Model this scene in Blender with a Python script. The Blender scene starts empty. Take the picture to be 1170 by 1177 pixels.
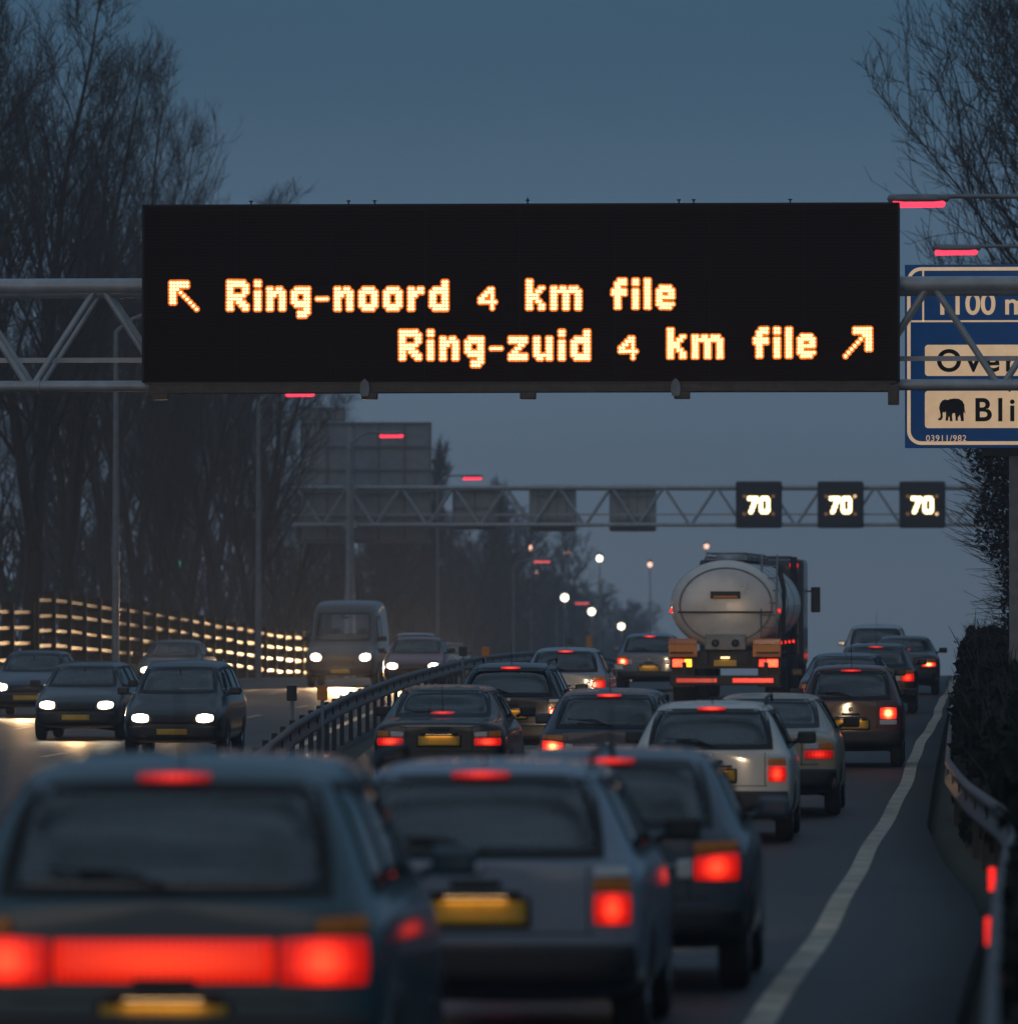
import bpy, bmesh, math, random
import numpy as np
from mathutils import Vector, Matrix
from mathutils.bvhtree import BVHTree
random.seed(7)
R = math.radians
sc = bpy.context.scene
col = sc.collection
F = 9000.0            # focal length in photo pixels (photo is 1170 wide)
CAMZ = 2.2
VPX, VPY = 1150.0, 692.0

def lerp(x, xs, ys):
    return float(np.interp(x, xs, ys))

# ------------------------------------------------------------------ materials
MATS = {}
def node_mat(name):
    m = bpy.data.materials.new(name); m.use_nodes = True
    MATS[name] = m
    nt = m.node_tree
    return m, nt, nt.nodes['Principled BSDF']

def noise_mat(name, c1, c2, scale=6.0, rough=(.5, .7), metallic=0., bump=0., coat=0., ior=1.45, detail=6., stretch=(1, 1, 1)):
    m, nt, b = node_mat(name)
    N = nt.nodes; L = nt.links
    tc = N.new('ShaderNodeTexCoord'); mp = N.new('ShaderNodeMapping'); mp.inputs['Scale'].default_value = stretch
    n = N.new('ShaderNodeTexNoise'); n.inputs['Scale'].default_value = scale; n.inputs['Detail'].default_value = detail
    n.inputs['Roughness'].default_value = .62
    L.new(tc.outputs['Object'], mp.inputs['Vector']); L.new(mp.outputs['Vector'], n.inputs['Vector'])
    r = N.new('ShaderNodeValToRGB')
    r.color_ramp.elements[0].position = .3; r.color_ramp.elements[1].position = .7
    r.color_ramp.elements[0].color = (*c1, 1); r.color_ramp.elements[1].color = (*c2, 1)
    L.new(n.outputs['Fac'], r.inputs['Fac']); L.new(r.outputs['Color'], b.inputs['Base Color'])
    mr = N.new('ShaderNodeMapRange'); mr.inputs['To Min'].default_value = rough[0]; mr.inputs['To Max'].default_value = rough[1]
    L.new(n.outputs['Fac'], mr.inputs['Value']); L.new(mr.outputs['Result'], b.inputs['Roughness'])
    b.inputs['Metallic'].default_value = metallic
    b.inputs['IOR'].default_value = ior
    b.inputs['Coat Weight'].default_value = coat
    b.inputs['Coat Roughness'].default_value = .06
    if bump:
        bp = N.new('ShaderNodeBump'); bp.inputs['Strength'].default_value = bump; bp.inputs['Distance'].default_value = .02
        L.new(n.outputs['Fac'], bp.inputs['Height']); L.new(bp.outputs['Normal'], b.inputs['Normal'])
    return m

def paint(name, c):
    d = tuple(x * .82 for x in c)
    return noise_mat(name, d, c, scale=2.2, rough=(.28, .42), coat=.5)

def emit(name, c, s, base=None, rough=.25, spotty=0.):
    m, nt, b = node_mat(name)
    b.inputs['Base Color'].default_value = (*(base or tuple(min(.8, x * .5) for x in c)), 1)
    b.inputs['Roughness'].default_value = rough
    b.inputs['Emission Color'].default_value = (*c, 1)
    b.inputs['Emission Strength'].default_value = s
    if spotty:      # the cells of a lamp reflector, seen through its ribbed lens
        N = nt.nodes; L = nt.links
        tc = N.new('ShaderNodeTexCoord'); v = N.new('ShaderNodeTexVoronoi'); v.inputs['Scale'].default_value = 22
        L.new(tc.outputs['Object'], v.inputs['Vector'])
        mr = N.new('ShaderNodeMapRange'); mr.inputs['From Max'].default_value = .9
        mr.inputs['To Min'].default_value = s * (1 + spotty); mr.inputs['To Max'].default_value = s * (1 - spotty)
        L.new(v.outputs['Distance'], mr.inputs['Value']); L.new(mr.outputs['Result'], b.inputs['Emission Strength'])
    return m

def asphalt(name, lo, hi):
    m = noise_mat(name, lo, hi, scale=1.1, rough=(.40, .62), detail=9, stretch=(1, .06, 1), ior=1.3)
    nt = m.node_tree; N = nt.nodes; L = nt.links; b = N['Principled BSDF']
    rmp = [n for n in N if n.type == 'VALTORGB'][0]; tc = [n for n in N if n.type == 'TEX_COORD'][0]
    fn = N.new('ShaderNodeTexNoise'); fn.inputs['Scale'].default_value = 55; fn.inputs['Detail'].default_value = 4; L.new(tc.outputs['Object'], fn.inputs['Vector'])
    vo = N.new('ShaderNodeTexVoronoi'); vo.inputs['Scale'].default_value = 70; L.new(tc.outputs['Object'], vo.inputs['Vector'])
    mr = N.new('ShaderNodeMapRange'); mr.inputs['From Min'].default_value = .3; mr.inputs['From Max'].default_value = .7; mr.inputs['To Min'].default_value = .62; mr.inputs['To Max'].default_value = 1.4
    L.new(fn.outputs['Fac'], mr.inputs['Value'])
    # tarred joints and repair strips across and along the lanes
    br = N.new('ShaderNodeTexBrick'); br.inputs['Scale'].default_value = 1; br.inputs['Mortar Size'].default_value = .012; br.inputs['Brick Width'].default_value = 3.5; br.inputs['Row Height'].default_value = 17.0; br.inputs['Color1'].default_value = (1, 1, 1, 1); br.inputs['Color2'].default_value = (.66, .66, .67, 1); br.inputs['Mortar'].default_value = (.3, .3, .3, 1)
    mp = N.new('ShaderNodeMapping'); mp.inputs['Location'].default_value = (1.25, 3, 0); L.new(tc.outputs['Object'], mp.inputs['Vector']); L.new(mp.outputs['Vector'], br.inputs['Vector'])
    v1 = N.new('ShaderNodeVectorMath'); v1.operation = 'SCALE'; L.new(rmp.outputs['Color'], v1.inputs[0]); L.new(mr.outputs['Result'], v1.inputs['Scale'])
    v2 = N.new('ShaderNodeVectorMath'); v2.operation = 'MULTIPLY'; L.new(v1.outputs[0], v2.inputs[0]); L.new(br.outputs['Color'], v2.inputs[1])
    L.new(v2.outputs[0], b.inputs['Base Color'])
    bp = N.new('ShaderNodeBump'); bp.inputs['Strength'].default_value = .5; bp.inputs['Distance'].default_value = .006; L.new(vo.outputs['Distance'], bp.inputs['Height']); L.new(bp.outputs['Normal'], b.inputs['Normal'])
asphalt('asphalt', (.026, .025, .026), (.050, .047, .046))
asphalt('asphalt_worn', (.034, .032, .031), (.060, .056, .054))
noise_mat('line_paint', (.13, .11, .08), (.62, .53, .39), scale=3.2, rough=(.5, .7), detail=12, bump=.1)
noise_mat('soil', (.016, .018, .011), (.045, .048, .026), scale=1.3, rough=(.85, .95), bump=.6)
noise_mat('galvanised', (.30, .32, .33), (.46, .48, .50), scale=3.5, rough=(.38, .6), metallic=.25)
noise_mat('galvanised_dull', (.15, .16, .17), (.25, .265, .28), scale=5, rough=(.45, .65), metallic=.3)
noise_mat('rail_post', (.016, .016, .016), (.04, .038, .036), scale=6, rough=(.6, .8))
noise_mat('rail_steel', (.035, .035, .037), (.070, .070, .070), scale=4, rough=(.34, .55), metallic=.25)
noise_mat('sign_face', (.030, .010, .003), (.040, .014, .005), scale=40, rough=(.6, .8), ior=1.15)
noise_mat('louvre', (.05, .022, .010), (.07, .030, .014), scale=20, rough=(.7, .85), ior=1.2)
noise_mat('sign_trim', (.06, .045, .035), (.11, .085, .065), scale=6, rough=(.4, .6), metallic=.2)
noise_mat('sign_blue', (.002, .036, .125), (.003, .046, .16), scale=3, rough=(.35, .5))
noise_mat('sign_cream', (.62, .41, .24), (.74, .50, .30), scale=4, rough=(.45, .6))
noise_mat('sign_black', (.008, .008, .008), (.014, .014, .014), scale=4, rough=(.5, .6))
noise_mat('panel_back', (.26, .27, .28), (.36, .37, .38), scale=2.5, rough=(.5, .7))
noise_mat('signal_black', (.010, .009, .009), (.018, .016, .016), scale=8, rough=(.55, .7))
noise_mat('bark', (.022, .019, .016), (.055, .048, .040), scale=5, rough=(.85, .95), bump=.6, stretch=(1, 1, .25))
noise_mat('twig', (.030, .026, .022), (.055, .047, .040), scale=2, rough=(.85, .95))
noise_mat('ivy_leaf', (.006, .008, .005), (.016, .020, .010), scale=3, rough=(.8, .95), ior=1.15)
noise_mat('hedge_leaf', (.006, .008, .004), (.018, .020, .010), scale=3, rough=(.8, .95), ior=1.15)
noise_mat('fence_wood', (.17, .085, .028), (.32, .17, .06), scale=4, rough=(.28, .5), bump=.15, stretch=(1, .15, 3))
noise_mat('fence_post', (.03, .02, .013), (.06, .042, .026), scale=4, rough=(.7, .9), bump=.4)
noise_mat('glass', (.006, .007, .009), (.010, .012, .015), scale=1.5, rough=(.03, .10), ior=2.5)
m, nt, b = node_mat('window_glass')      # thin tinted pane: see through it, sky mirrored in it
N = nt.nodes; L = nt.links; o_ = [n for n in N if n.type == 'OUTPUT_MATERIAL'][0]; N.remove(b)
tr = N.new('ShaderNodeBsdfTransparent'); tr.inputs['Color'].default_value = (.84, .88, .88, 1); gl = N.new('ShaderNodeBsdfGlossy'); gl.inputs['Roughness'].default_value = .03
fr = N.new('ShaderNodeFresnel'); fr.inputs['IOR'].default_value = 1.95; mx = N.new('ShaderNodeMixShader')
tc = N.new('ShaderNodeTexCoord'); nn = N.new('ShaderNodeTexNoise'); nn.inputs['Scale'].default_value = 2.3; nn.inputs['Detail'].default_value = 3; L.new(tc.outputs['Object'], nn.inputs['Vector'])
bp = N.new('ShaderNodeBump'); bp.inputs['Strength'].default_value = .10; bp.inputs['Distance'].default_value = .05; L.new(nn.outputs['Fac'], bp.inputs['Height']); L.new(bp.outputs['Normal'], gl.inputs['Normal'])
L.new(fr.outputs['Fac'], mx.inputs['Fac']); L.new(tr.outputs[0], mx.inputs[1]); L.new(gl.outputs[0], mx.inputs[2]); L.new(mx.outputs[0], o_.inputs['Surface'])
noise_mat('lining', (.020, .019, .018), (.038, .036, .034), scale=9, rough=(.8, .95))
noise_mat('seat_cloth', (.022, .022, .026), (.050, .048, .052), scale=30, rough=(.85, .95))
noise_mat('seal', (.008, .008, .008), (.014, .014, .014), scale=9, rough=(.5, .7))
noise_mat('black_plastic', (.016, .016, .017), (.030, .030, .031), scale=9, rough=(.45, .65))
noise_mat('tyre', (.010, .010, .010), (.022, .021, .020), scale=12, rough=(.75, .92))
noise_mat('alloy', (.25, .25, .26), (.42, .42, .43), scale=9, rough=(.3, .45), metallic=.8)
noise_mat('plate_yellow', (.52, .30, .025), (.66, .39, .04), scale=7, rough=(.4, .6))
noise_mat('amber_lens', (.45, .13, .01), (.6, .19, .02), scale=20, rough=(.15, .3))
noise_mat('clear_lens', (.45, .45, .45), (.6, .6, .6), scale=20, rough=(.1, .25))
noise_mat('red_lens', (.22, .008, .006), (.34, .014, .01), scale=20, rough=(.15, .3))
noise_mat('steel_tank', (.56, .53, .49), (.74, .71, .67), scale=1.8, rough=(.22, .38), metallic=.12, stretch=(1, .3, 1))
noise_mat('chassis', (.018, .018, .02), (.05, .045, .04), scale=6, rough=(.5, .8))
noise_mat('cab_dark', (.02, .024, .035), (.035, .04, .055), scale=3, rough=(.3, .45), coat=.4)
noise_mat('marker_orange', (.55, .17, .02), (.7, .24, .03), scale=12, rough=(.35, .5))
noise_mat('lamp_grey', (.15, .16, .17), (.24, .25, .26), scale=4, rough=(.45, .6), metallic=.3)
noise_mat('plate_dark', (.02, .02, .02), (.04, .04, .04), scale=6, rough=(.5, .7))

emit('brake', (1, .016, .007), 1.7, (.3, .01, .008), spotty=.65)
emit('brake_hot', (1, .05, .016), 4.5, (.3, .01, .008), spotty=.5)
emit('tail', (1, .010, .006), 1.1, (.3, .01, .008), spotty=.4)
for k_ in ('brake', 'brake_hot', 'tail'):
    MATS[k_ + '_plain'] = MATS[k_]
def lamp_lens(name, c_edge, c_hot, s_edge, s_hot, ribs, wu, wv, base):
    # a moulded lens: ribbed plastic, the bulb and reflector bowl brightest in the middle
    m, nt, b = node_mat(name); N = nt.nodes; L = nt.links
    b.inputs['Base Color'].default_value = (*base, 1); b.inputs['Roughness'].default_value = .18
    uv = N.new('ShaderNodeUVMap'); s_ = N.new('ShaderNodeSeparateXYZ'); L.new(uv.outputs['UV'], s_.inputs[0])
    def M(op, a, b_=None):
        n = N.new('ShaderNodeMath'); n.operation = op
        for i, v in enumerate((a, b_)):
            if v is None: continue
            if isinstance(v, (int, float)): n.inputs[i].default_value = v
            else: L.new(v, n.inputs[i])
        return n.outputs[0]
    du = M('DIVIDE', M('SUBTRACT', s_.outputs['X'], .5), wu); dv = M('DIVIDE', M('SUBTRACT', s_.outputs['Y'], .5), wv)
    g_ = M('POWER', 2.718, M('MULTIPLY', M('ADD', M('MULTIPLY', du, du), M('MULTIPLY', dv, dv)), -1.0))
    rb = M('ADD', M('MULTIPLY', M('SINE', M('MULTIPLY', s_.outputs['X'], ribs * 6.283)), .22), .78)
    rb2 = M('ADD', M('MULTIPLY', M('SINE', M('MULTIPLY', s_.outputs['Y'], ribs * 2.2)), .12), .88)
    mx = N.new('ShaderNodeMix'); mx.data_type = 'RGBA'; L.new(g_, mx.inputs[0]); mx.inputs[6].default_value = (*c_edge, 1); mx.inputs[7].default_value = (*c_hot, 1)
    L.new(mx.outputs[2], b.inputs['Emission Color'])
    st = M('MULTIPLY', M('ADD', M('MULTIPLY', g_, s_hot - s_edge), s_edge), M('MULTIPLY', rb, rb2)); L.new(st, b.inputs['Emission Strength'])
lamp_lens('brake', (1, .008, .004), (1, .055, .018), .55, 3.2, 9, .26, .40, (.3, .01, .008))
lamp_lens('brake_hot', (1, .02, .008), (1, .30, .09), 1.1, 13.0, 9, .24, .36, (.3, .01, .008))
lamp_lens('tail', (1, .006, .004), (1, .03, .012), .30, 1.6, 8, .28, .40, (.3, .01, .008))
lamp_lens('tail_streak', (1, .012, .004), (1, .05, .012), .75, 1.7, 26, .48, .40, (.3, .01, .008))
emit('indicator', (1, .38, .02), 3.5, (.5, .2, .02), spotty=.3)
emit('plate_lamp', (1, .60, .26), 3.2)
lamp_lens('headlight', (1, .80, .55), (1, .90, .72), 2.0, 420.0, 6, .22, .32, (.8, .8, .8))
emit('led_core', (1, .57, .27), 2.7)
emit('led_halo', (1, .22, .012), .95, (.3, .1, .02))
emit('led_signal', (1, .90, .50), 3.6)
emit('led_signal_ring', (1, .42, .03), .8, (.3, .15, .02))
emit('lamp_amber', (1, .36, .10), .14, (.3, .15, .06))
emit('lamp_amber_hot', (1, .62, .28), 1.2, (.3, .15, .06))
emit('sox_red', (1, .035, .075), 2.4)
emit('sox_pink', (1, .12, .12), 1.3)
emit('lamp_white', (1, .90, .62), 6.0)
emit('lamp_peach', (1, .52, .36), 3.0)
emit('reflector_glow', (1, .02, .012), 1.3)  # reflected red light put in as emission; the rail reflectors are no lamps
def face_glow(name, s):
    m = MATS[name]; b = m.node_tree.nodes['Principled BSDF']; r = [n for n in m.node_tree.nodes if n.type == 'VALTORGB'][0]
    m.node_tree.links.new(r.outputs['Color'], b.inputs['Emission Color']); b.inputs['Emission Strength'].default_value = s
face_glow('sign_cream', .62); face_glow('sign_blue', .36)      # light on the sign faces put in as emission
emit('shop_green', (.10, .75, .45), .55)

# ------------------------------------------------------------------ mesh building
class MB:
    def __init__(s): s.v = []; s.f = []; s.smooth = []
    def add(s, vs, fs, smooth=False):
        o = len(s.v); s.v.extend([tuple(p) for p in vs]); s.f.extend([tuple(i + o for i in f) for f in fs]); s.smooth.extend([smooth] * len(fs)); return s
    def box(s, c, d, rz=0., rx=0.):
        M = Matrix.Rotation(rz, 3, 'Z') @ Matrix.Rotation(rx, 3, 'X')
        vs = []
        for x in (-.5, .5):
            for y in (-.5, .5):
                for z in (-.5, .5):
                    p = M @ Vector((x * d[0], y * d[1], z * d[2])); vs.append((p.x + c[0], p.y + c[1], p.z + c[2]))
        return s.add(vs, [(0, 1, 3, 2), (4, 6, 7, 5), (0, 4, 5, 1), (2, 3, 7, 6), (0, 2, 6, 4), (1, 5, 7, 3)])
    def bbox(s, c, d, b=.02):       # box with bevelled long edges
        bm = bmesh.new(); bmesh.ops.create_cube(bm, size=1)
        for v in bm.verts: v.co = Vector((v.co.x * d[0], v.co.y * d[1], v.co.z * d[2]))
        bmesh.ops.bevel(bm, geom=bm.edges[:], offset=b, segments=2, affect='EDGES', profile=.6)
        bm.verts.index_update()
        s.add([(v.co.x + c[0], v.co.y + c[1], v.co.z + c[2]) for v in bm.verts], [[v.index for v in f.verts] for f in bm.faces]); bm.free(); return s
    def tube(s, pts, r, n=8, cap=True, smooth=True):
        pts = [Vector(p) for p in pts]
        if not isinstance(r, (list, tuple)): r = [r] * len(pts)
        vs = []; fs = []
        for i, p in enumerate(pts):
            d = (pts[min(i + 1, len(pts) - 1)] - pts[max(i - 1, 0)]).normalized()
            a = d.cross(Vector((0, 0, 1)))
            if a.length < .05: a = d.cross(Vector((0, 1, 0)))
            a.normalize(); b = d.cross(a)
            for k in range(n):
                t = 2 * math.pi * k / n; q = p + a * math.cos(t) * r[i] + b * math.sin(t) * r[i]; vs.append(q)
        for i in range(len(pts) - 1):
            for k in range(n):
                k2 = (k + 1) % n; fs.append((i * n + k, i * n + k2, (i + 1) * n + k2, (i + 1) * n + k))
        s.add(vs, fs, smooth)
        if cap:
            s.add(vs[:n], [tuple(range(n))[::-1]]); s.add(vs[-n:], [tuple(range(n))])
        return s
    def disc(s, c, r, n=10, axis='y', th=0.):
        vs = []
        for k in range(n):
            t = 2 * math.pi * k / n
            a, b = r * math.cos(t), r * math.sin(t)
            vs.append((c[0] + a, c[1], c[2] + b) if axis == 'y' else ((c[0], c[1] + a, c[2] + b) if axis == 'x' else (c[0] + a, c[1] + b, c[2])))
        return s.add(vs, [tuple(range(n))])
    def lathe(s, prof, n=24, axis='x', c=(0, 0, 0), sx=1., sz=1.):   # prof: (axial, radius)
        vs = []; fs = []
        for (a, r) in prof:
            for k in range(n):
                t = 2 * math.pi * k / n
                p, q = r * math.cos(t) * sx, r * math.sin(t) * sz
                vs.append((c[0] + a, c[1] + p, c[2] + q) if axis == 'x' else ((c[0] + p, c[1] + a, c[2] + q) if axis == 'y' else (c[0] + p, c[1] + q, c[2] + a)))
        for i in range(len(prof) - 1):
            for k in range(n):
                k2 = (k + 1) % n; fs.append((i * n + k, i * n + k2, (i + 1) * n + k2, (i + 1) * n + k))
        return s.add(vs, fs, True)
    def mesh(s, name):
        m = bpy.data.meshes.new(name); m.from_pydata(s.v, [], s.f)
        m.polygons.foreach_set('use_smooth', s.smooth); m.update(); return m
    def build(s, name, mat, parent=None, loc=(0, 0, 0)):
        return link(name, s.mesh(name), mat, parent, loc)

def link(name, me, mat, parent=None, loc=(0, 0, 0)):
    o = bpy.data.objects.new(name, me); col.objects.link(o); o.location = loc
    if mat is not None and not me.materials: me.materials.append(MATS[mat] if isinstance(mat, str) else mat)
    elif mat is not None:
        o.material_slots[0].link = 'OBJECT'; o.material_slots[0].material = MATS[mat] if isinstance(mat, str) else mat
    if parent: o.parent = parent
    return o

def thing(name, label, cat, loc=(0, 0, 0), rz=0., group=None):
    o = bpy.data.objects.new(name, None); col.objects.link(o); o.location = loc; o.rotation_euler = (0, 0, rz); o.empty_display_size = .3
    o['label'] = label; o['category'] = cat
    if group: o['group'] = group
    return o

def kids(o): return [c for c in col.objects if c.parent == o]
def copy_tree(o, parent=None, label=None, first=True):
    c = o.copy(); col.objects.link(c); c.parent = parent
    if label: c['label'] = label
    for ch in list(o.children): copy_tree(ch, c)
    return c

def text_mesh(txt, size, bold=0., extrude=.004, align='LEFT', spacing=1.):
    cu = bpy.data.curves.new('lettering', 'FONT'); cu.body = txt; cu.size = size; cu.extrude = extrude; cu.offset = bold; cu.align_x = align; cu.space_character = spacing
    ob = bpy.data.objects.new('lettering', cu); col.objects.link(ob)
    dg = bpy.context.evaluated_depsgraph_get(); me = bpy.data.meshes.new_from_object(ob.evaluated_get(dg))
    bpy.data.objects.remove(ob); bpy.data.curves.remove(cu)
    me.transform(Matrix.Rotation(R(90), 4, 'X'))      # stand it up, facing -Y
    return me

# ------------------------------------------------------------------ ground shape
PY = [-60, 0, 20, 42, 56, 67, 82, 96, 111, 148, 180, 214, 232, 255, 290, 320, 380, 450, 530, 1000, 3000, 9000]
PZ = [0, 0, -.02, -.08, -.16, -.24, -.33, -.29, -.20, -.11, -.04, 0, -.03, -.18, -.6, -1.1, -2.8, -4.8, -6.4, -11.0, -29., -85.]
_yy = np.arange(-60, 700, 2.0)
_zz = np.interp(_yy, PY, PZ)
_k = np.exp(-.5 * (np.arange(-6, 7) / 3.0) ** 2); _k /= _k.sum()
_zp = np.pad(_zz, 6, mode='edge'); _zs = np.convolve(_zp, _k, mode='valid')
YS = list(_yy[:-10]) + [700, 760, 850, 1000, 1400, 2000, 3000, 5000, 9000]
def rz(y):
    return float(np.interp(y, _yy, _zs)) if y < 675 else float(np.interp(y, PY, PZ))
ZS = [rz(y) for y in YS]
def rz(y): return float(np.interp(y, YS, ZS))

# the road bends left beyond the crest
def bend(y): return 0. if y < 230 else -((y - 230) ** 2) * .00011 if y < 900 else -49.4 - (y - 900) * .147
MED_Y = [-60, 60, 89, 106, 131, 160, 200, 260, 400, 9000]
MED_X = [-6.9, -7.2, -8.4, -9.5, -10.9, -12.2, -13.6, -14.0, -14.2, -14.2]
def medx(y): return lerp(y, MED_Y, MED_X) + bend(y)
RAIL_Y = [-60, 20, 28, 36, 42, 50, 57, 64, 75, 88, 105, 140, 214, 300, 9000]
RAIL_X = [0, -.02, -.02, -.01, -.0, .05, .13, .02, -.30, -.58, -.66, -.78, -1.0, -1.0, -1.0]
def railx(y): return lerp(y, RAIL_Y, RAIL_X) + bend(y)
LINE_DX = lambda y: .028 * math.sin(y * .13 + .6) + .012 * math.sin(y * .37)
def oppz(y): return rz(y) - lerp(y, [0, 150, 210, 300], [.30, .28, .12, .05])
def bankz(y): return rz(y) + lerp(y, [0, 100, 160, 211, 240, 274, 330, 500], [.2, .25, .55, .62, .25, -.55, -.2, 0.])

def sheet(name, mat, xfun0, xfun1, ys, zoff, nx=1, skirt=0., zf=rz):
    vs = []; fs = []
    n = nx + 1
    for y in ys:
        x0, x1 = xfun0(y), xfun1(y); z = zf(y) + zoff
        if skirt: vs.append((x0 - .05, y, z - skirt))
        for i in range(n): vs.append((x0 + (x1 - x0) * i / nx, y, z))
        if skirt: vs.append((x1 + .05, y, z - skirt))
    w = n + (2 if skirt else 0)
    for j in range(len(ys) - 1):
        for i in range(w - 1): fs.append((j * w + i, j * w + i + 1, (j + 1) * w + i + 1, (j + 1) * w + i))
    mb = MB().add(vs, fs, True)
    o = mb.build(name, mat); o['kind'] = 'structure'; return o

# ground
XS = [-6000, -1500, -400, -150, -80, -50, -36, -28, -25.2, -24.6]
gv = []; gf = []
GX = XS + ['m', 'm2', 'r0', 'r1', 4, 8, 20, 60, 200, 1500, 6000]
for y in YS:
    for x in GX:
        b = bend(y)
        if x == 'm': gv.append((medx(y) - .7, y, rz(y) - .40))
        elif x == 'm2': gv.append((medx(y) + .55, y, rz(y) - .40))
        elif x == 'r0': gv.append((railx(y) - .45, y, rz(y) - .40))
        elif x == 'r1': gv.append((railx(y) - .05, y, rz(y) - .02))
        elif x >= 0: gv.append((x + b, y, rz(y) + min(.5, .08 * x)))
        elif x > -24.7: gv.append((x + b, y, oppz(y) - .25))
        else:
            t = .0 if x > -25.3 else 1.
            gv.append((x + b, y, bankz(y) if x > -1000 else rz(y)))
w = len(GX)
for j in range(len(YS) - 1):
    for i in range(w - 1): gf.append((j * w + i, j * w + i + 1, (j + 1) * w + i + 1, (j + 1) * w + i))
g = MB().add(gv, gf, True).build('ground', 'soil'); g['kind'] = 'structure'

ROADY = [y for y in YS if y <= 1000]
sheet('road', 'asphalt', lambda y: medx(y) + .45, lambda y: railx(y) - .25, ROADY, 0., 4, skirt=.45)
sheet('opposite_road', 'asphalt_worn', lambda y: -24.0 + bend(y), lambda y: medx(y) - .6, ROADY, 0., 4, skirt=.2, zf=oppz)
lx = lambda y: -1.3 + LINE_DX(y) + bend(y)
sheet('road_marking', 'line_paint', lambda y: lx(y) - .085, lambda y: lx(y) + .085, [y for y in ROADY if 4 <= y < 600], .005)
sheet('road_marking', 'line_paint', lambda y: medx(y) + .95, lambda y: medx(y) + 1.12, [y for y in ROADY if 4 <= y < 600], .005)
sheet('road_marking', 'line_paint', lambda y: -23.3 + bend(y), lambda y: -23.1 + bend(y), [y for y in ROADY if 4 <= y < 600], .005, zf=oppz)
sheet('road_marking', 'line_paint', lambda y: medx(y) - 1.4, lambda y: medx(y) - 1.22, [y for y in ROADY if 4 <= y < 600], .005, zf=oppz)
def dashes(xf, zf, y0, y1):
    mb = MB(); y = y0
    while y < y1:
        ys = [y, y + 1.5, y + 3]
        for a, b in zip(ys, ys[1:]):
            mb.add([(xf(a) - .08, a, zf(a) + .006), (xf(a) + .08, a, zf(a) + .006), (xf(b) + .08, b, zf(b) + .006), (xf(b) - .08, b, zf(b) + .006)], [(0, 1, 2, 3)])
        y += 12
    o = mb.build('road_marking', 'line_paint'); o['kind'] = 'structure'
noise_mat('gravel', (.22, .19, .14), (.46, .41, .32), scale=30, rough=(.8, .95), bump=.4)
sheet('gravel_verge', 'gravel', lambda y: railx(y) - .22, lambda y: railx(y) + .45, [y for y in ROADY if 160 <= y < 222], .012)
dashes(lambda y: -4.75 + bend(y), rz, 5, 400)
dashes(lambda y: -8.2 + bend(y), rz, 125, 400)
dashes(lambda y: -16.2 + bend(y), oppz, 60, 400)
dashes(lambda y: -19.7 + bend(y), oppz, 60, 400)
# ------------------------------------------------------------------ the camera of the photograph, used to read real positions
YAW = math.atan2(VPX - 585, F); PITCH = math.atan2(VPY - 588.5, F)
CAMROT = Matrix.Rotation(YAW, 3, 'Z') @ Matrix.Rotation(R(90) + PITCH, 3, 'X')
def at(px, py, y):
    d = CAMROT @ Vector(((px - 585) / F, (588.5 - py) / F, -1)); t = y / d.y
    return Vector((d.x * t, y, CAMZ + d.z * t))
def ax(px, y): return at(px, 692, y).x

# ------------------------------------------------------------------ dot matrix letters
FONT = {
'R': ['######.', '#######', '##...##', '##...##', '######.', '#####..', '##.###.', '##..###', '##...##'],
'i': ['##', '##', '..', '##', '##', '##', '##', '##', '##'],
'n': ['', '', '##.##.', '######', '###.##', '##..##', '##..##', '##..##', '##..##'],
'g': ['', '', '.#####', '######', '##..##', '##..##', '######', '.#####', '....##', '..####', '..###.'],
'-': ['', '', '', '', '', '####', '', '', ''],
'o': ['', '', '.####.', '######', '##..##', '##..##', '##..##', '######', '.####.'],
'r': ['', '', '##.##', '#####', '###..', '##...', '##...', '##...', '##...'],
'd': ['....##', '....##', '.#####', '######', '##..##', '##..##', '##..##', '######', '.#####'],
'4': ['', '', '...##.', '..###.', '.##.#.', '##..#.', '######', '....#.', '....#.'],
'k': ['##....', '##....', '##..##', '##.##.', '####..', '####..', '##.##.', '##..##', '##..##'],
'm': ['', '', '##.##.###.', '##########', '##..##..##', '##..##..##', '##..##..##', '##..##..##', '##..##..##'],
'f': ['..###', '.####', '.##..', '#####', '#####', '.##..', '.##..', '.##..', '.##..'],
'l': ['##'] * 9,
'e': ['', '', '.####.', '######', '##..##', '######', '##....', '######', '.####.'],
'z': ['', '', '######', '######', '...##.', '..##..', '.##...', '######', '######'],
'u': ['', '', '##..##', '##..##', '##..##', '##..##', '##..##', '######', '.##.##'],
'NW': ['######...', '######...', '###......', '##.#.....', '##..#....', '##...#...', '##....#..', '.......#.', '........#'],
'NE': ['...######', '...######', '......###', '.....#.##', '....#..##', '...#...##', '..#....##', '.#.......', '#........'],
'7': ['#######', '#######', '....###', '...###.', '...##..', '..###..', '..##...', '.###...', '.##....'],
'0': ['.#####.', '#######', '##...##', '##...##', '##...##', '##...##', '##...##', '#######', '.#####.'],
}
def word_dots(s, gap=2):
    out = []; x = 0
    for ch in (s if isinstance(s, list) else list(s)):
        g = FONT[ch]; w = max(len(r) for r in g)
        for j, r in enumerate(g):
            for i, c in enumerate(r):
                if c == '#': out.append((x + i, 8 - j))
        x += w + gap
    return out, x - gap

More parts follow.
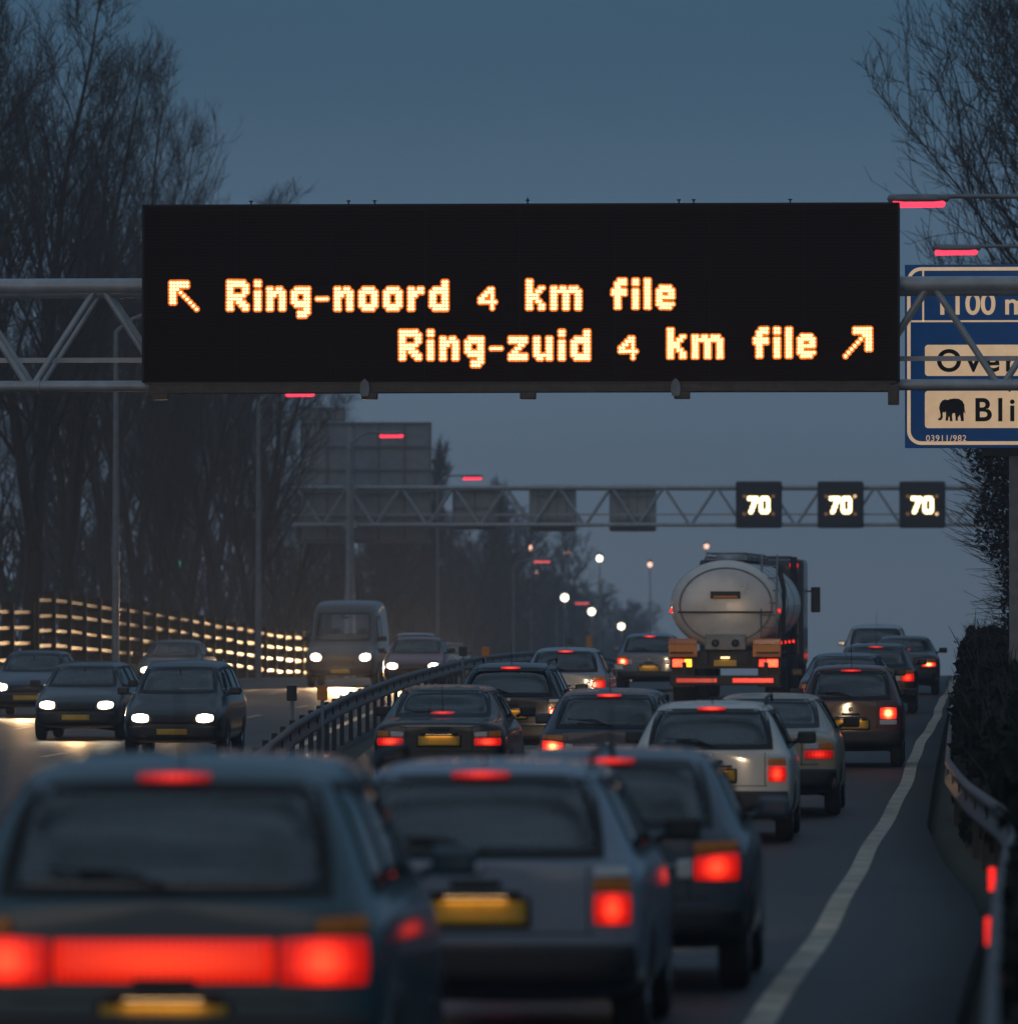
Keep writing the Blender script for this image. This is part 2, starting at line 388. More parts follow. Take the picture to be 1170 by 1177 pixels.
# ------------------------------------------------------------------ near gantry and its big message sign
YG = 119.0
def truss(x0, x1, y, zt, zb, rt, rb, rd, pitch, xoff, dep, zmid=None):
    mb = MB()
    mb.tube([(x0, y, zt), (x1, y, zt)], rt, 12); mb.tube([(x0, y, zb), (x1, y, zb)], rb, 12)
    mb.tube([(x0, y + dep, zt - rt * .5), (x1, y + dep, zt - rt * .5)], rt * .8, 10); mb.tube([(x0, y + dep, zb + .02), (x1, y + dep, zb + .02)], rb * .8, 10)
    if zmid: mb.box(((x0 + x1) / 2, y + dep * .4, zmid), (x1 - x0, .05, .075)); mb.box(((x0 + x1) / 2, y + dep * .5, zb + .04), (x1 - x0, .7, .03))
    k0 = math.floor((x0 - xoff) / pitch); k1 = math.ceil((x1 - xoff) / pitch)
    for k in range(k0, k1 + 1):
        xt = xoff + k * pitch
        for sgn in (-1, 1):
            xb = xt + sgn * pitch / 2 * .94
            if x0 < xb < x1 and x0 < xt < x1:
                for dy, r in ((0, rd), (dep, rd * .8)):
                    mb.tube([(xt + sgn * .06, y + dy, zt - rt * .5), (xb, y + dy, zb + rb * .5)], r, 8)
        if x0 < xt < x1: mb.tube([(xt, y, zt), (xt, y + dep, zt)], rd * .7, 6); mb.tube([(xt, y, zb + .0), (xt, y + dep, zb)], rd * .7, 6)
        xf = xt + pitch / 2      # bolted flange rings on the lower chord
        if x0 < xf < x1: mb.tube([(xf + .12, y, zb), (xf + .15, y, zb)], rb * 1.28, 12)
    return mb

gan = thing('sign_gantry', 'near tubular lattice gantry carrying the wide amber message board', 'gantry', (-12.0, YG, rz(YG)), group='lattice gantries across the motorway')
zt = at(1150, 326, YG).z - rz(YG); zb = at(1150, 442, YG).z - rz(YG)
pitch = 160 / F * YG
truss(-27.4 + 12, 2.5 + 12, 0, zt, zb, .118, .085, .050, pitch, ax(1070, YG) + 12, .9, at(1150, 411, YG).z - rz(YG)).build('truss', 'galvanised', gan)
for lx_ in (-27.0, 2.1):
    mb = MB(); mb.tube([(0, .45, -.35), (0, .45, zt + .2)], .2, 16); mb.bbox((0, .45, -.12), (.8, .8, .3), .03)
    mb.build('leg', 'galvanised_dull', gan, (lx_ + 12, 0, bankz(YG) - rz(YG) if lx_ < -20 else 0))

YS_ = YG - .32
A = at(163, 238, YS_); B = at(1034, 232, YS_); zbot = at(1034, 438, YS_).z; ztop = B.z
cx = (A.x + B.x) / 2; W = B.x - A.x; H = ztop - zbot; cz = (ztop + zbot) / 2
sgn = thing('message_sign', 'wide black message board with glowing amber traffic news on the gantry', 'sign', (cx, YS_, zbot))
mb = MB(); mb.bbox((0, .16, H / 2), (W, .30, H), .012); mb.build('housing', 'sign_face', sgn)
mb = MB()       # edge trim and the seams between the cabinet modules
for x in (-W / 2 + .02, W / 2 - .02): mb.box((x, .0, H / 2), (.035, .03, H - .03))
mb.box((0, .0, H - .018), (W - .09, .03, .03))
for k in range(1, 8): mb.box((-W / 2 + W * k / 8, .006, H / 2), (.012, .012, H - .08))
mb.build('frame', 'signal_black', sgn)
mb = MB(); pz = 3.86 / F * YS_; zl = at(600, 356.5, YS_).z - zbot      # fins added between the lamp rows to catch their glow
for k in range(-24, 40):
    z = zl + k * pz
    if .05 < z < H - .06: mb.box((0, -.022, z), (W - .1, .042, .0035))
mb.build('added_louvres', 'louvre', sgn)
mb = MB(); mb.bbox((.0, .10, -.085), (W - .25, .34, .15), .02); mb.box((0, -.06, -.012), (W - .1, .05, .02)); mb.tube([(-W / 2 + .1, -.10, -.16), (W * .24, -.10, -.14)], .025, 8)
mb.build('bottom_rail', 'sign_trim', sgn)
for px in (420, 777):
    p = at(px, 445, YS_); mb = MB()
    ring = [(-.055, .0), (-.075, .1), (-.06, .21), (0, .27), (.06, .21), (.075, .1), (.055, 0)]
    n = len(ring); mb.add([(a, -.16, b) for a, b in ring] + [(a, -.10, b) for a, b in ring], [tuple(range(n))[::-1], tuple(range(n, 2 * n))] + [(i, (i + 1) % n, n + (i + 1) % n, n + i) for i in range(n)])
    mb.tube([(-.05, -.13, .2), (.05, -.13, .2)], .02, 8)
    mb.build('hanger', 'lamp_grey', sgn, (p.x - cx, 0, -.22))
for px in (185, 425, 607, 784, 1027):
    p = at(px, 455, YS_); mb = MB(); mb.bbox((0, -.02, 0), (.24 if px < 1000 else .17, .2, .11 if px < 1000 else .3), .015); mb.box((.0, .02, .08), (.10, .12, .1))
    mb.build('bracket', 'sign_trim', sgn, (p.x - cx, 0, -.21))
for px in (288, 400, 430, 606, 780, 797, 908):
    p = at(px, 235, YS_); mb = MB(); mb.tube([(0, .1, -.01), (0, .1, .055 if px != 606 else .09)], .012, 6); mb.tube([(-.03, .1, .05), (.03, .1, .05)], .012, 6)
    mb.build('lifting_eye', 'signal_black', sgn, (p.x - cx, 0, H))
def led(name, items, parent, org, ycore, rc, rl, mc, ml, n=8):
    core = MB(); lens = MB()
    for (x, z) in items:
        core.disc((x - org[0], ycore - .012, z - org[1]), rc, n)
        lens.disc((x - org[0], ycore - .006, z - org[1]), rl, n)  # glowing ring stands in for the halo around each lamp
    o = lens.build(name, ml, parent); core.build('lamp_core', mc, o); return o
def line_word(s, x0, x1, ybase, ytop):
    d, w = word_dots(s); pts = []
    for (i, j) in d:
        px = x0 + (x1 - x0) * (i + .5) / w; py = ybase + (ytop - ybase) * (j + .5) / 9
        p = at(px, py, YS_); pts.append((p.x + random.uniform(-.002, .002), p.z + random.uniform(-.002, .002)))
    return pts
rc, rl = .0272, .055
org = (cx, zbot)
led('arrow_symbol', line_word(['NW'], 195, 228, 357, 323), sgn, org, 0, rc, rl, 'led_core', 'led_halo')
led('arrow_symbol', line_word(['NE'], 970, 1002, 411, 376), sgn, org, 0, rc, rl, 'led_core', 'led_halo')
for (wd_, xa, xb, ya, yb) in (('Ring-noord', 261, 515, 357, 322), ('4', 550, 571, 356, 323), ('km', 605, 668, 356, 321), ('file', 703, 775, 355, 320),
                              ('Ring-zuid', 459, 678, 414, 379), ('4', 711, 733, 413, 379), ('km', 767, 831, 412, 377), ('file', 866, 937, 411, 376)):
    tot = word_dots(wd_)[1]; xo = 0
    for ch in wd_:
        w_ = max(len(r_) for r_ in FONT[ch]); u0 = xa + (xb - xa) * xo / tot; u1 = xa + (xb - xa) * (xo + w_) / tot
        led('letter' if ch.isalpha() else ('digit' if ch.isdigit() else 'hyphen'), line_word(ch, u0, u1, ya, yb), sgn, org, 0, rc, rl, 'led_core', 'led_halo'); xo += w_ + 2

# ------------------------------------------------------------------ blue direction sign on its post, just behind the gantry
YB = 122.5
p0 = at(1040, 515, YB); p1 = at(1040, 304, YB)
X0 = p0.x; ZB0 = p0.z; HB = p1.z - p0.z; WB = 4.6
bs = thing('direction_sign', 'blue direction sign with cream panels and elephant symbol behind the gantry', 'sign', (X0 + 1.75, YB, rz(YB)))
ob = Vector((X0 + 1.75, YB, rz(YB)))
def bp(px, py):
    p = at(px, py, YB); return (p.x - ob.x, p.z - ob.z)
x0 = X0 - ob.x; z0 = ZB0 - ob.z
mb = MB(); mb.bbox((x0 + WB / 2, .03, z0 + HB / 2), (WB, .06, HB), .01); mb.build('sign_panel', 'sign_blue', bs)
def rrect(mb, xa, xb, za, zb_, r, t, y):      # rounded ring
    def loop(xa, xb, za, zb_, r):
        pts = []
        for (cx_, cz_, a0) in ((xb - r, zb_ - r, 0), (xa + r, zb_ - r, 90), (xa + r, za + r, 180), (xb - r, za + r, 270)):
            for k in range(9):
                a = R(a0 + k * 11.25); pts.append((cx_ + r * math.cos(a), y, cz_ + r * math.sin(a)))
        return pts
    o = loop(xa, xb, za, zb_, r)
    if t is None: mb.add(o, [tuple(range(len(o)))]); return
    i = loop(xa + t, xb - t, za + t, zb_ - t, r - t); n = len(o)
    mb.add(o + i, [(k, (k + 1) % n, n + (k + 1) % n, n + k) for k in range(n)])
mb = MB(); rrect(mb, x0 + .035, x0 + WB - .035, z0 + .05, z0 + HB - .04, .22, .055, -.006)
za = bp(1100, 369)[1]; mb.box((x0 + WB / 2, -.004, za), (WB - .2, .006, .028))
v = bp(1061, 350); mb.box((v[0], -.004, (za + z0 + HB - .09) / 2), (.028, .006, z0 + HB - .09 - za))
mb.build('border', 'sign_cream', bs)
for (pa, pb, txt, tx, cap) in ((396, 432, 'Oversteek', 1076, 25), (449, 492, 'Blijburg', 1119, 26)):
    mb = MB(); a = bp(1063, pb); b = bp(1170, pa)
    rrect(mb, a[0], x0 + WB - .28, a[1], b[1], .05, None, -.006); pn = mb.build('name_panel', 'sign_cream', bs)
    ty = (pb + pa) / 2 + cap / 2
    q = bp(tx, ty); me = text_mesh('Overs' if txt[0] == 'O' else 'Bli', cap / F * YB / .70, bold=.010, spacing=1.3)
    link('lettering', me, 'sign_black', pn, (q[0], -.012, q[1]))
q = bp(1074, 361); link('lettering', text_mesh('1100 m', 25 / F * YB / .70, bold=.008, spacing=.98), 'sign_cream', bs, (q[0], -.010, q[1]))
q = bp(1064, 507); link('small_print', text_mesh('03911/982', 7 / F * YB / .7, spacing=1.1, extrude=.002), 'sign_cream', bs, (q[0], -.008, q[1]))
# the elephant pictogram, traced in its own proportions (walking left, trunk hanging)
EL = [(0.04, .06), (0.02, .10), (.06, .12), (.11, .16), (.12, .26), (.10, .40), (.07, .56), (.10, .74), (.18, .88), (.28, .93), (.36, .90), (.44, .94), (.60, .97), (.76, .95), (.88, .86), (.95, .70), (.96, .50), (.985, .34), (.965, .30), (.94, .42), (.92, .30), (.93, .12), (.93, 0), (.83, 0), (.82, .12), (.79, .27), (.72, .14), (.73, .02), (.64, .02), (.64, .20), (.62, .34), (.54, .34), (.52, .2), (.54, 0), (.44, 0), (.44, .14), (.41, .22), (.39, .12), (.38, .02), (.29, .02), (.31, .22), (.30, .42), (.25, .36), (.21, .40), (.19, .30), (.20, .16), (.15, .05), (.08, .03)]
a = bp(1077, 484); b = bp(1110, 457)
vs = [(a[0] + (b[0] - a[0]) * u, 0, a[1] + (b[1] - a[1]) * w_) for u, w_ in EL]; n = len(vs)
mb = MB().add(vs + [(p[0], p[1] + .004, p[2]) for p in vs], [tuple(range(n))] + [(i, n + i, n + (i + 1) % n, (i + 1) % n) for i in range(n)])
mb.build('elephant_symbol', 'sign_black', bs, (0, -.012, 0))
mb = MB(); mb.bbox((bp(1165, 700)[0] + .05, .25, (z0 + HB - .4) / 2 - .2), (.24, .24, z0 + HB - .4), .02); mb.bbox((bp(1165, 700)[0] + .05, .25, 0.02), (.6, .6, .3), .02)
for zc in (2.9, 1.6): mb.box((bp(1165, 700)[0] + .05, .25, zc), (.26, .26, .04))
mb.build('post', 'galvanised_dull', bs)
mb = MB(); mb.bbox((bp(1165, 700)[0] + 2.0, .25, (z0 + HB - .4) / 2 - .2), (.24, .24, z0 + HB - .4), .02); mb.build('post', 'galvanised_dull', bs)
mb = MB()
for dz in (.12, HB * .5, HB - .25): mb.box((x0 + WB / 2, .10, z0 + dz), (WB - .2, .08, .09))
mb.box((x0 + WB / 2 + .5, .2, z0 - .06), (WB - 1.4, .3, .12))
mb.build('stiffener', 'plate_dark', bs)

# ------------------------------------------------------------------ far gantry with lane signals
YF = 338.0
fx0, fx1 = ax(334, YF), 2.3
zo = rz(YF)
fg = thing('sign_gantry', 'far lattice gantry with a tall pole carrying lane signals and grey sign backs', 'gantry', (-14, YF, zo), group='lattice gantries across the motorway')
zt = at(1100, 560, YF).z - zo; zb = at(1100, 603, YF).z - zo
truss(fx0 + 14, fx1 + 14, 0, zt, zb, .095, .085, .055, 2.28, ax(400, YF) + 14, .9, zb + .45).build('truss', 'galvanised', fg)
xp = ax(403, YF)
mb = MB(); mb.tube([(0, -.35, -.6), (0, -.35, 4.2)], .23, 16); mb.tube([(0, -.35, 4.2), (0, -.35, zt + 2.6)], [.2, .16], 16); mb.bbox((0, -.1, zb), (.6, .7, .3), .03); mb.bbox((0, -.1, zt), (.6, .7, .25), .03)
mb.build('leg', 'galvanised', fg, (xp + 14, 0, 0))
mb = MB(); mb.tube([(0, .45, -.6), (0, .45, zt)], .2, 14); mb.build('leg', 'galvanised_dull', fg, (1.9 + 14, 0, 0))
def sign_back(name, label, rects, ribs, y=YF + 1.25):
    pa = at(rects[0][0], rects[0][3], y); o = thing(name, label, 'sign', pa, group='grey sign backs on the far gantry')
    mb = MB(); fr = MB()
    for k, (xa, ya, xb, yb) in enumerate(rects):
        a = at(xa, yb, y) - pa; b = at(xb, ya, y) - pa
        mb.box(((a.x + b.x) / 2, .03, (a.z + b.z) / 2), (b.x - a.x, .05, b.z - a.z))
        for t in range(ribs + 1): fr.box((a.x + .05 + (b.x - a.x - .1) * t / ribs, -.04, (a.z + b.z) / 2), (.07, .08, b.z - a.z - .02))
        nh = max(1, int(round((b.z - a.z) / 1.0)))
        for t in range(nh + 1): fr.box(((a.x + b.x) / 2, -.065, a.z + .05 + (b.z - a.z - .1) * t / nh), (b.x - a.x - .02, .06, .08))
        if k == 0: fr.box(((a.x + b.x) / 2, -.15, a.z - .05), (b.x - a.x, .5, .1))
    mb.build('panel', 'panel_back', o); fr.build('rib_frame', 'galvanised_dull', o); return o
sign_back('reversed_sign', 'large grey rear side of a direction sign beside the far gantry pole', [(345, 485, 496, 622), (345, 468, 397, 484)], 5)
sign_back('reversed_sign', 'dim grey lane signal back half hidden against far trees', [(520, 562, 572, 606)], 2)
def lane_back(px):
    y = YF + 1.0; a = at(px - 27, 611, y); b = at(px + 27, 557, y); o = thing('lane_signal', 'x', 'signal', ((a.x + b.x) / 2, y, a.z), group='lane signals seen from behind')
    w, h = b.x - a.x, b.z - a.z
    MB().bbox((0, .2, h / 2), (w, .36, h), .12).build('housing', 'panel_back', o)
    mb = MB()
    for t in (-.6, -.2, .2, .6): mb.box((t * w / 2, .0, h / 2), (.05, .06, h * .8))
    for t in (.25, .75): mb.box((0, -.02, h * t), (w * .8, .06, .06))
    mb.build('rib_frame', 'galvanised_dull', o); return o
lane_back(635)['label'] = 'grey back of a lane signal above the lamps, nearer the far gantry pole'
lane_back(727)['label'] = 'grey back of a lane signal next to the lit signals'
def lane_signal(px, label, dim):
    y = YF - .42; a = at(px - 26.5, 607, y); b = at(px + 26.5, 553, y); o = thing('lane_signal', label, 'signal', ((a.x + b.x) / 2, y, a.z), group='lit lane signals showing 70')
    w, h = b.x - a.x, b.z - a.z
    MB().bbox((0, .2, h / 2), (w, .4, h), .10).build('housing', 'signal_black', o)
    d, n = word_dots('70', 1); pts = []
    for (i, j) in d: pts.append(((i + .5 - n / 2) * .063, h / 2 - .02 + (j - 4) * .082))
    for half_ in (0, 1):
        led('digit', [q for q in pts if (q[0] > .01) == bool(half_)], o, (0, 0), -.01, .052, .072, 'led_signal', 'led_signal_ring', 8)
    for k, (u, w_) in enumerate(((-1, 1), (1, 1), (-1, -1), (1, -1))):
        mb = MB(); mb.disc((u * .62, -.012, h / 2 - .02 + w_ * .38), .075, 12); mb.build('corner_lamp', 'lamp_amber_hot' if k in dim else 'lamp_amber', o)
    mb = MB()
    mb.box((0, .40, h / 2), (w * .7, .1, h * .9)); mb.build('mounting', 'plate_dark', o)
lane_signal(872, 'lit 70 lane signal with dull corner lamps, next to the grey signal backs', ())
lane_signal(966, 'middle lit 70 lane signal with one bright corner lamp', (1,))
lane_signal(1060, 'lit 70 lane signal closest to the dark ivy tree', (3,))

# ------------------------------------------------------------------ street lamps
def street_lamp(lamp, pole_x, label, mat, group, L=.9, head=True, r=.075, tilt=0., gz=None):
    lamp = Vector(lamp); gz = rz(lamp.y) if gz is None else gz
    o = thing('street_lamp', label, 'street lamp', (pole_x, lamp.y, gz), group=group)
    h = lamp.z - gz; dx = lamp.x - pole_x; s = 1 if dx > 0 else -1
    MB().tube([(0, 0, -.6), (0, 0, 1.2), (0, 0, h - .3)], [r * 1.5, r * 1.3, r * .75], 10).build('pole', 'lamp_grey', o)
    pts = [(0, 0, h - .32)] + [(dx * t, 0, h - .32 + (.42 + tilt) * math.sin(min(1, t * 2.2) * math.pi / 2)) for t in (.06, .14, .25, .4, .6, .85)]
    e = pts[-1]
    MB().tube(pts, r * .55, 8).build('arm', 'lamp_grey', o)
    hd = MB(); hd.lathe([(-L * .62, .02), (-L * .58, .10), (-L * .3, .125), (L * .3, .12), (L * .56, .085), (L * .6, .02)], 12, 'x', (dx, 0, h + .06), 1, .7)
    hd.build('lamp_head', 'lamp_grey', o)
    ln = MB(); ln.lathe([(-L * .52, .02), (-L * .5, .085), (L * .48, .075), (L * .52, .02)], 12, 'x', (dx, 0, h - .02), 1.1, .95)
    ln.build('lens', mat, o)
    return o
G1 = 'street lamps with long red glowing lanterns'
street_lamp(at(1056, 232, 138), 1.6, 'lamp with red glowing lantern level with the top corner of the message board', 'sox_red', G1)
street_lamp(at(1099, 288, 176), 1.9, 'lamp with red glowing lantern just above the blue direction sign', 'sox_red', G1, L=.92)
for (px, py, y, pp, lab, tl) in ((210, 366, 195, 133, 'lamp post whose curved arm runs behind the message board', 0), (345, 452, 240, 297, 'lamp with red lantern peeping just under the message board', 0), (450, 500, 290, 404, 'lamp with red lantern in front of the large grey sign back', 0), (543, 549, 375, 503, 'lamp with red lantern just above the far gantry beam', 0), (623, 645, 470, 590, 'small red lantern among pale lamps below the grey signal backs', 0), (669, 693, 560, 640, 'lowest and farthest red lantern between two pale lamps', 0)):
    street_lamp(at(px, py, y), ax(pp, y), lab, 'sox_red' if y < 400 else 'sox_pink', G1, gz=min(rz(y), at(px, py, y).z - 7.5), L=.85 if y < 400 else .95)
G2 = 'far lamps with round glowing lanterns'
def far_lamp(px, py, y, mat, label, rad):
    p = at(px, py, y); gz = p.z - 9.5
    o = thing('street_lamp', label, 'street lamp', (p.x, y, gz), group=G2)
    MB().tube([(0, .3, -8), (0, .3, 9.2)], [.08, .05], 8).build('pole', 'lamp_grey', o)
    mb = MB(); mb.lathe([(-.3, .05), (-.22, rad), (.1, rad * 1.1), (.22, rad * .5), (.25, .02)], 12, 'z', (0, .15, 9.75)); mb.build('lamp_head', 'lamp_grey', o)
    bm = bmesh.new(); bmesh.ops.create_uvsphere(bm, u_segments=12, v_segments=8, radius=rad); bm.verts.index_update()
    mb = MB(); mb.add([(v.co.x, v.co.y - .05, v.co.z + 9.5) for v in bm.verts], [[v.index for v in f.verts] for f in bm.faces], True); bm.free()
    mb.build('lens', mat, o)
for (px, py, y, m, lab, r_) in (
    (610, 630, 640, 'lamp_peach', 'pale peach lamp right under the first grey signal back', .22), (652, 636, 700, 'lamp_peach', 'peach lamp between the two grey signal backs', .24),
    (689, 642, 620, 'lamp_white', 'bright white lamp under the second grey signal back', .24), (747, 649, 760, 'lamp_peach', 'faint peach lamp left of the tanker truck', .22),
    (618, 657, 720, 'lamp_peach', 'peach lamp just under a small red lantern', .24), (649, 687, 600, 'lamp_white', 'white lamp left of the lowest red lantern', .29),
    (680, 703, 640, 'lamp_white', 'white lamp just right of the lowest red lantern', .29), (714, 720, 700, 'lamp_white', 'lowest white lamp before the dark tree line ends', .30),
    (812, 628, 820, 'lamp_peach', 'peach lamp straight above the tanker truck', .24)):
    far_lamp(px, py, y, m, lab, r_)

# ------------------------------------------------------------------ fence on the far bank
def fence(y0, y1, lift, label, n):
    o = thing('board_fence', label, 'fence', (-25.6 + bend(y0), y0, bankz(y0)), group='board fences on the bank')
    fz = lambda y: lerp(y, [150, 175, 211, 240, 276, 330], [.45, .47, .47, -.06, -.80, -1.4]) + lift
    Hh = 1.72
    step = (y1 - y0) / n
    bd = MB(); bx_, by_ = -25.6, y0
    for k in range(n):
        ya, yb = y0 + k * step, y0 + (k + 1) * step
        for j in range(4):
            z = .22 + j * .41; jit = random.uniform(-.02, .02); yw = random.uniform(-.02, .03)
            vs = []
            for (y, e) in ((ya + .06, 0), (yb - .06, 1)):
                for (dx, dz) in ((.0, -.055), (.0, .045), (.13, .075), (.13, -.015)):   # tilted boards, top edge leaning to the road
                    vs.append((dx + yw * (1 if e else -1), y - by_, fz(y) - bankz(y0) + z + dz + jit))
            bd.add(vs, [(0, 1, 5, 4), (1, 2, 6, 5), (2, 3, 7, 6), (3, 0, 4, 7), (0, 3, 2, 1), (4, 5, 6, 7)])
    bd.build('boards', 'fence_wood', o)
    for k in range(n + 1):
        y = y0 + k * step; z = fz(y) - bankz(y0)
        MB().box((.06, 0, Hh / 2 - .3), (.32, .16, Hh + .6)).build('post', 'fence_post', o, (0, y - by_, z))
fence(166.0, 205.0, 0., 'lower run of slatted board fence at the left edge', 9)
fence(206.0, 292.0, .30, 'higher run of slatted board fence stepping down towards the bright headlights', 24)

# ------------------------------------------------------------------ guard rails
def wbeam(name, label, xf, y0, y1, side, zf=rz, step=2.0, postgap=4.0, zc=.60):
    o = thing(name, label, 'guard rail', (xf(y0), y0, zf(y0)))
    prof = [(-.0, -.155), (.045, -.13), (.05, -.09), (.0, -.035), (.0, .035), (.05, .09), (.045, .13), (0, .155)]
    ys = list(np.arange(y0, y1 + .1, step)); vs = []; fs = []; n = len(prof)
    for y in ys:
        for (dx, dz) in prof: vs.append((xf(y) + side * dx - xf(y0), y - y0, zf(y) + zc + dz - zf(y0)))
        for (dx, dz) in prof[::-1]: vs.append((xf(y) + side * (dx - .012) - xf(y0), y - y0, zf(y) + zc + dz - zf(y0)))
    m = 2 * n
    for i in range(len(ys) - 1):
        for k in range(m): fs.append((i * m + k, i * m + (k + 1) % m, (i + 1) * m + (k + 1) % m, (i + 1) * m + k))
    MB().add(vs, fs, True).build('beam', 'rail_steel', o)
    y = y0 + .5
    while y < y1:
        mb = MB(); mb.box((-side * .09, 0, .34), (.07, .10, .86)); mb.box((-side * .03, 0, zc), (.10, .09, .16))
        mb.build('post', 'rail_post', o, (xf(y) - xf(y0), y - y0, zf(y) - zf(y0))); y += postgap
    return o
rr = wbeam('guard_rail', 'wavy steel guard rail along the right hard shoulder with glowing red reflectors', railx, 20, 152, -1)
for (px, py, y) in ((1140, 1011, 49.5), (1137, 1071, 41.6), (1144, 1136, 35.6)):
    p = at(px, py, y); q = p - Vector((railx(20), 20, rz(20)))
    mb = MB(); mb.bbox((0, -.015, 0), (.045, .03, .15), .008); d = mb.build('reflector', 'reflector_glow', rr, (q.x, q.y, q.z))
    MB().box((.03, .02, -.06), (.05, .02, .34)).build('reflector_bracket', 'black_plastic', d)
wbeam('guard_rail', 'median steel guard rail bending away between the two carriageways', lambda y: medx(y) - .1, 60, 330, 1, zc=.62)
def post_plate(px, py, y, mat, w, h, label, grp='plates on the median rail'):
    p = at(px, py, y); g0 = rz(y)
    o = thing('marker_post', label, 'marker post', (p.x, y + .1, g0), group=grp)
    MB().tube([(0, 0, -.3), (0, 0, p.z - g0 + h / 2)], .025, 6).build('post', 'galvanised_dull', o)
    MB().bbox((0, -.04, p.z - g0), (w, .03, h), .01).build('plate', mat, o)
post_plate(335, 797, 112, 'plate_dark', .15, .22, 'dark marker plate on the median rail')
post_plate(370, 797, 111, 'marker_orange', .15, .2, 'orange marker plate on the median rail beside a dark one')
post_plate(532, 749, 185, 'plate_dark', .2, .22, 'small dark marker plate farther along the median')
post_plate(558, 749, 184, 'marker_orange', .18, .22, 'small orange marker plate farther along the median')
post_plate(655, 738, 330, 'plate_dark', .26, .3, 'tiny dark marker plate at the median crest')
post_plate(677, 738, 326, 'marker_orange', .26, .5, 'tiny orange marker plate at the median crest')
# lit shop windows glimpsed through the trees
for (px, py) in ((10, 676), (42, 674), (205, 648)):
    p = at(px, py, 420)
    o = thing('lit_sign', {10: 'green lit sign at the very left edge behind the trees', 42: 'green lit sign just above the lower fence', 205: 'faint green lit sign between the bare trunks'}[px], 'lit sign', (p.x, 420, rz(420)), group='green lights behind the trees')
    h = p.z - rz(420)
    MB().box((0, .1, h / 2 - .3), (.12, .12, h + .5)).build('post', 'plate_dark', o); MB().bbox((0, 0, h), (.30, .08, .5 if px != 205 else .3), .03).build('panel', 'shop_green', o)
    MB().bbox((0, .06, h), (.42, .06, .62), .03).build('frame', 'plate_dark', o)
# ------------------------------------------------------------------ cars
for n_, c_ in dict(petrol=(.030, .075, .095), silver_blue=(.20, .25, .31), slate=(.055, .075, .10), white_car=(.62, .60, .55), champagne=(.34, .29, .21), burgundy=(.075, .016, .018), black_car=(.012, .012, .014), navy=(.022, .032, .065), pale_silver=(.36, .38, .39), graphite=(.05, .052, .055), bottle=(.015, .04, .03), cream_van=(.42, .40, .36), steel_blue=(.10, .16, .23), wine=(.16, .02, .025)).items():
    paint(n_, c_)

STY = {}
#        y    zb   ws   w    zm   zbelt wb   wr   zr
STY['hatch'] = dict(L=4.0, W=.84, sec=[
 (.05, .36, .70, .77, .60, .86, .74, .64, .93), (.13, .29, .77, .83, .60, .92, .78, .665, .99), (.50, .24, .80, .85, .60, .94, .79, .585, 1.37), (.80, .22, .80, .855, .60, .94, .80, .60, 1.425),
 (1.8, .20, .80, .86, .60, .94, .80, .61, 1.44), (2.25, .20, .80, .86, .60, .93, .80, .60, 1.40), (2.95, .20, .80, .85, .60, .91, .79, .66, .99), (3.55, .22, .78, .82, .58, .80, .76, .66, .86), (3.90, .26, .72, .77, .56, .70, .72, .60, .74), (3.98, .32, .66, .70, .54, .62, .66, .55, .66)],
 rear_window=[(-.63, .985), (.63, .985), (.53, 1.345), (-.53, 1.345)], windscreen=[(-.64, 1.0), (.64, 1.0), (.55, 1.36), (-.55, 1.36)],
 side=[[(.62, .96), (1.62, .97), (1.62, 1.33), (.86, 1.33)], [(1.70, .97), (2.72, .97), (2.32, 1.32), (1.70, 1.34)]],
 lights=[('brake_lens', [(.52, .66), (.79, .66), (.79, .83), (.52, .80)], 'B'), ('indicator_lens', [(.52, .81), (.79, .84), (.785, .895), (.52, .885)], 'amber_lens'), ('reversing_lens', [(.42, .67), (.51, .67), (.51, .79), (.42, .78)], 'clear_lens')],
 plate=.56, bumper=(.30, .50), ax=(.68, 3.22), third=1.36, rw=.29)
STY['saloon'] = dict(L=4.45, W=.85, sec=[
 (.05, .37, .70, .76, .62, .88, .73, .62, .95), (.13, .30, .77, .83, .62, .94, .78, .68, 1.0), (.72, .24, .80, .85, .62, .95, .80, .68, 1.02), (1.28, .22, .80, .86, .62, .95, .81, .58, 1.35),
 (1.70, .20, .80, .86, .62, .95, .81, .595, 1.415), (2.40, .20, .80, .86, .62, .94, .81, .60, 1.415), (2.85, .20, .80, .86, .62, .93, .80, .59, 1.35), (3.45, .20, .80, .85, .60, .91, .79, .67, .98), (4.0, .22, .78, .82, .58, .80, .76, .66, .86), (4.33, .26, .72, .77, .56, .71, .72, .60, .75), (4.42, .32, .66, .70, .54, .62, .66, .55, .66)],
 rear_window=[(-.60, 1.045), (.60, 1.045), (.52, 1.335), (-.52, 1.335)], windscreen=[(-.64, 1.0), (.64, 1.0), (.54, 1.33), (-.54, 1.33)],
 side=[[(1.12, .98), (2.10, .98), (2.10, 1.33), (1.50, 1.33)], [(2.18, .98), (3.20, .98), (2.82, 1.30), (2.18, 1.33)]],
 lights=[('brake_lens', [(.44, .68), (.78, .68), (.78, .78), (.44, .78)], 'B'), ('indicator_lens', [(.62, .79), (.78, .79), (.775, .87), (.62, .86)], 'amber_lens'), ('reversing_lens', [(.44, .79), (.61, .79), (.61, .86), (.44, .85)], 'clear_lens')],
 plate=.74, bumper=(.32, .56), ax=(.95, 3.60), third=1.08, rw=.30)
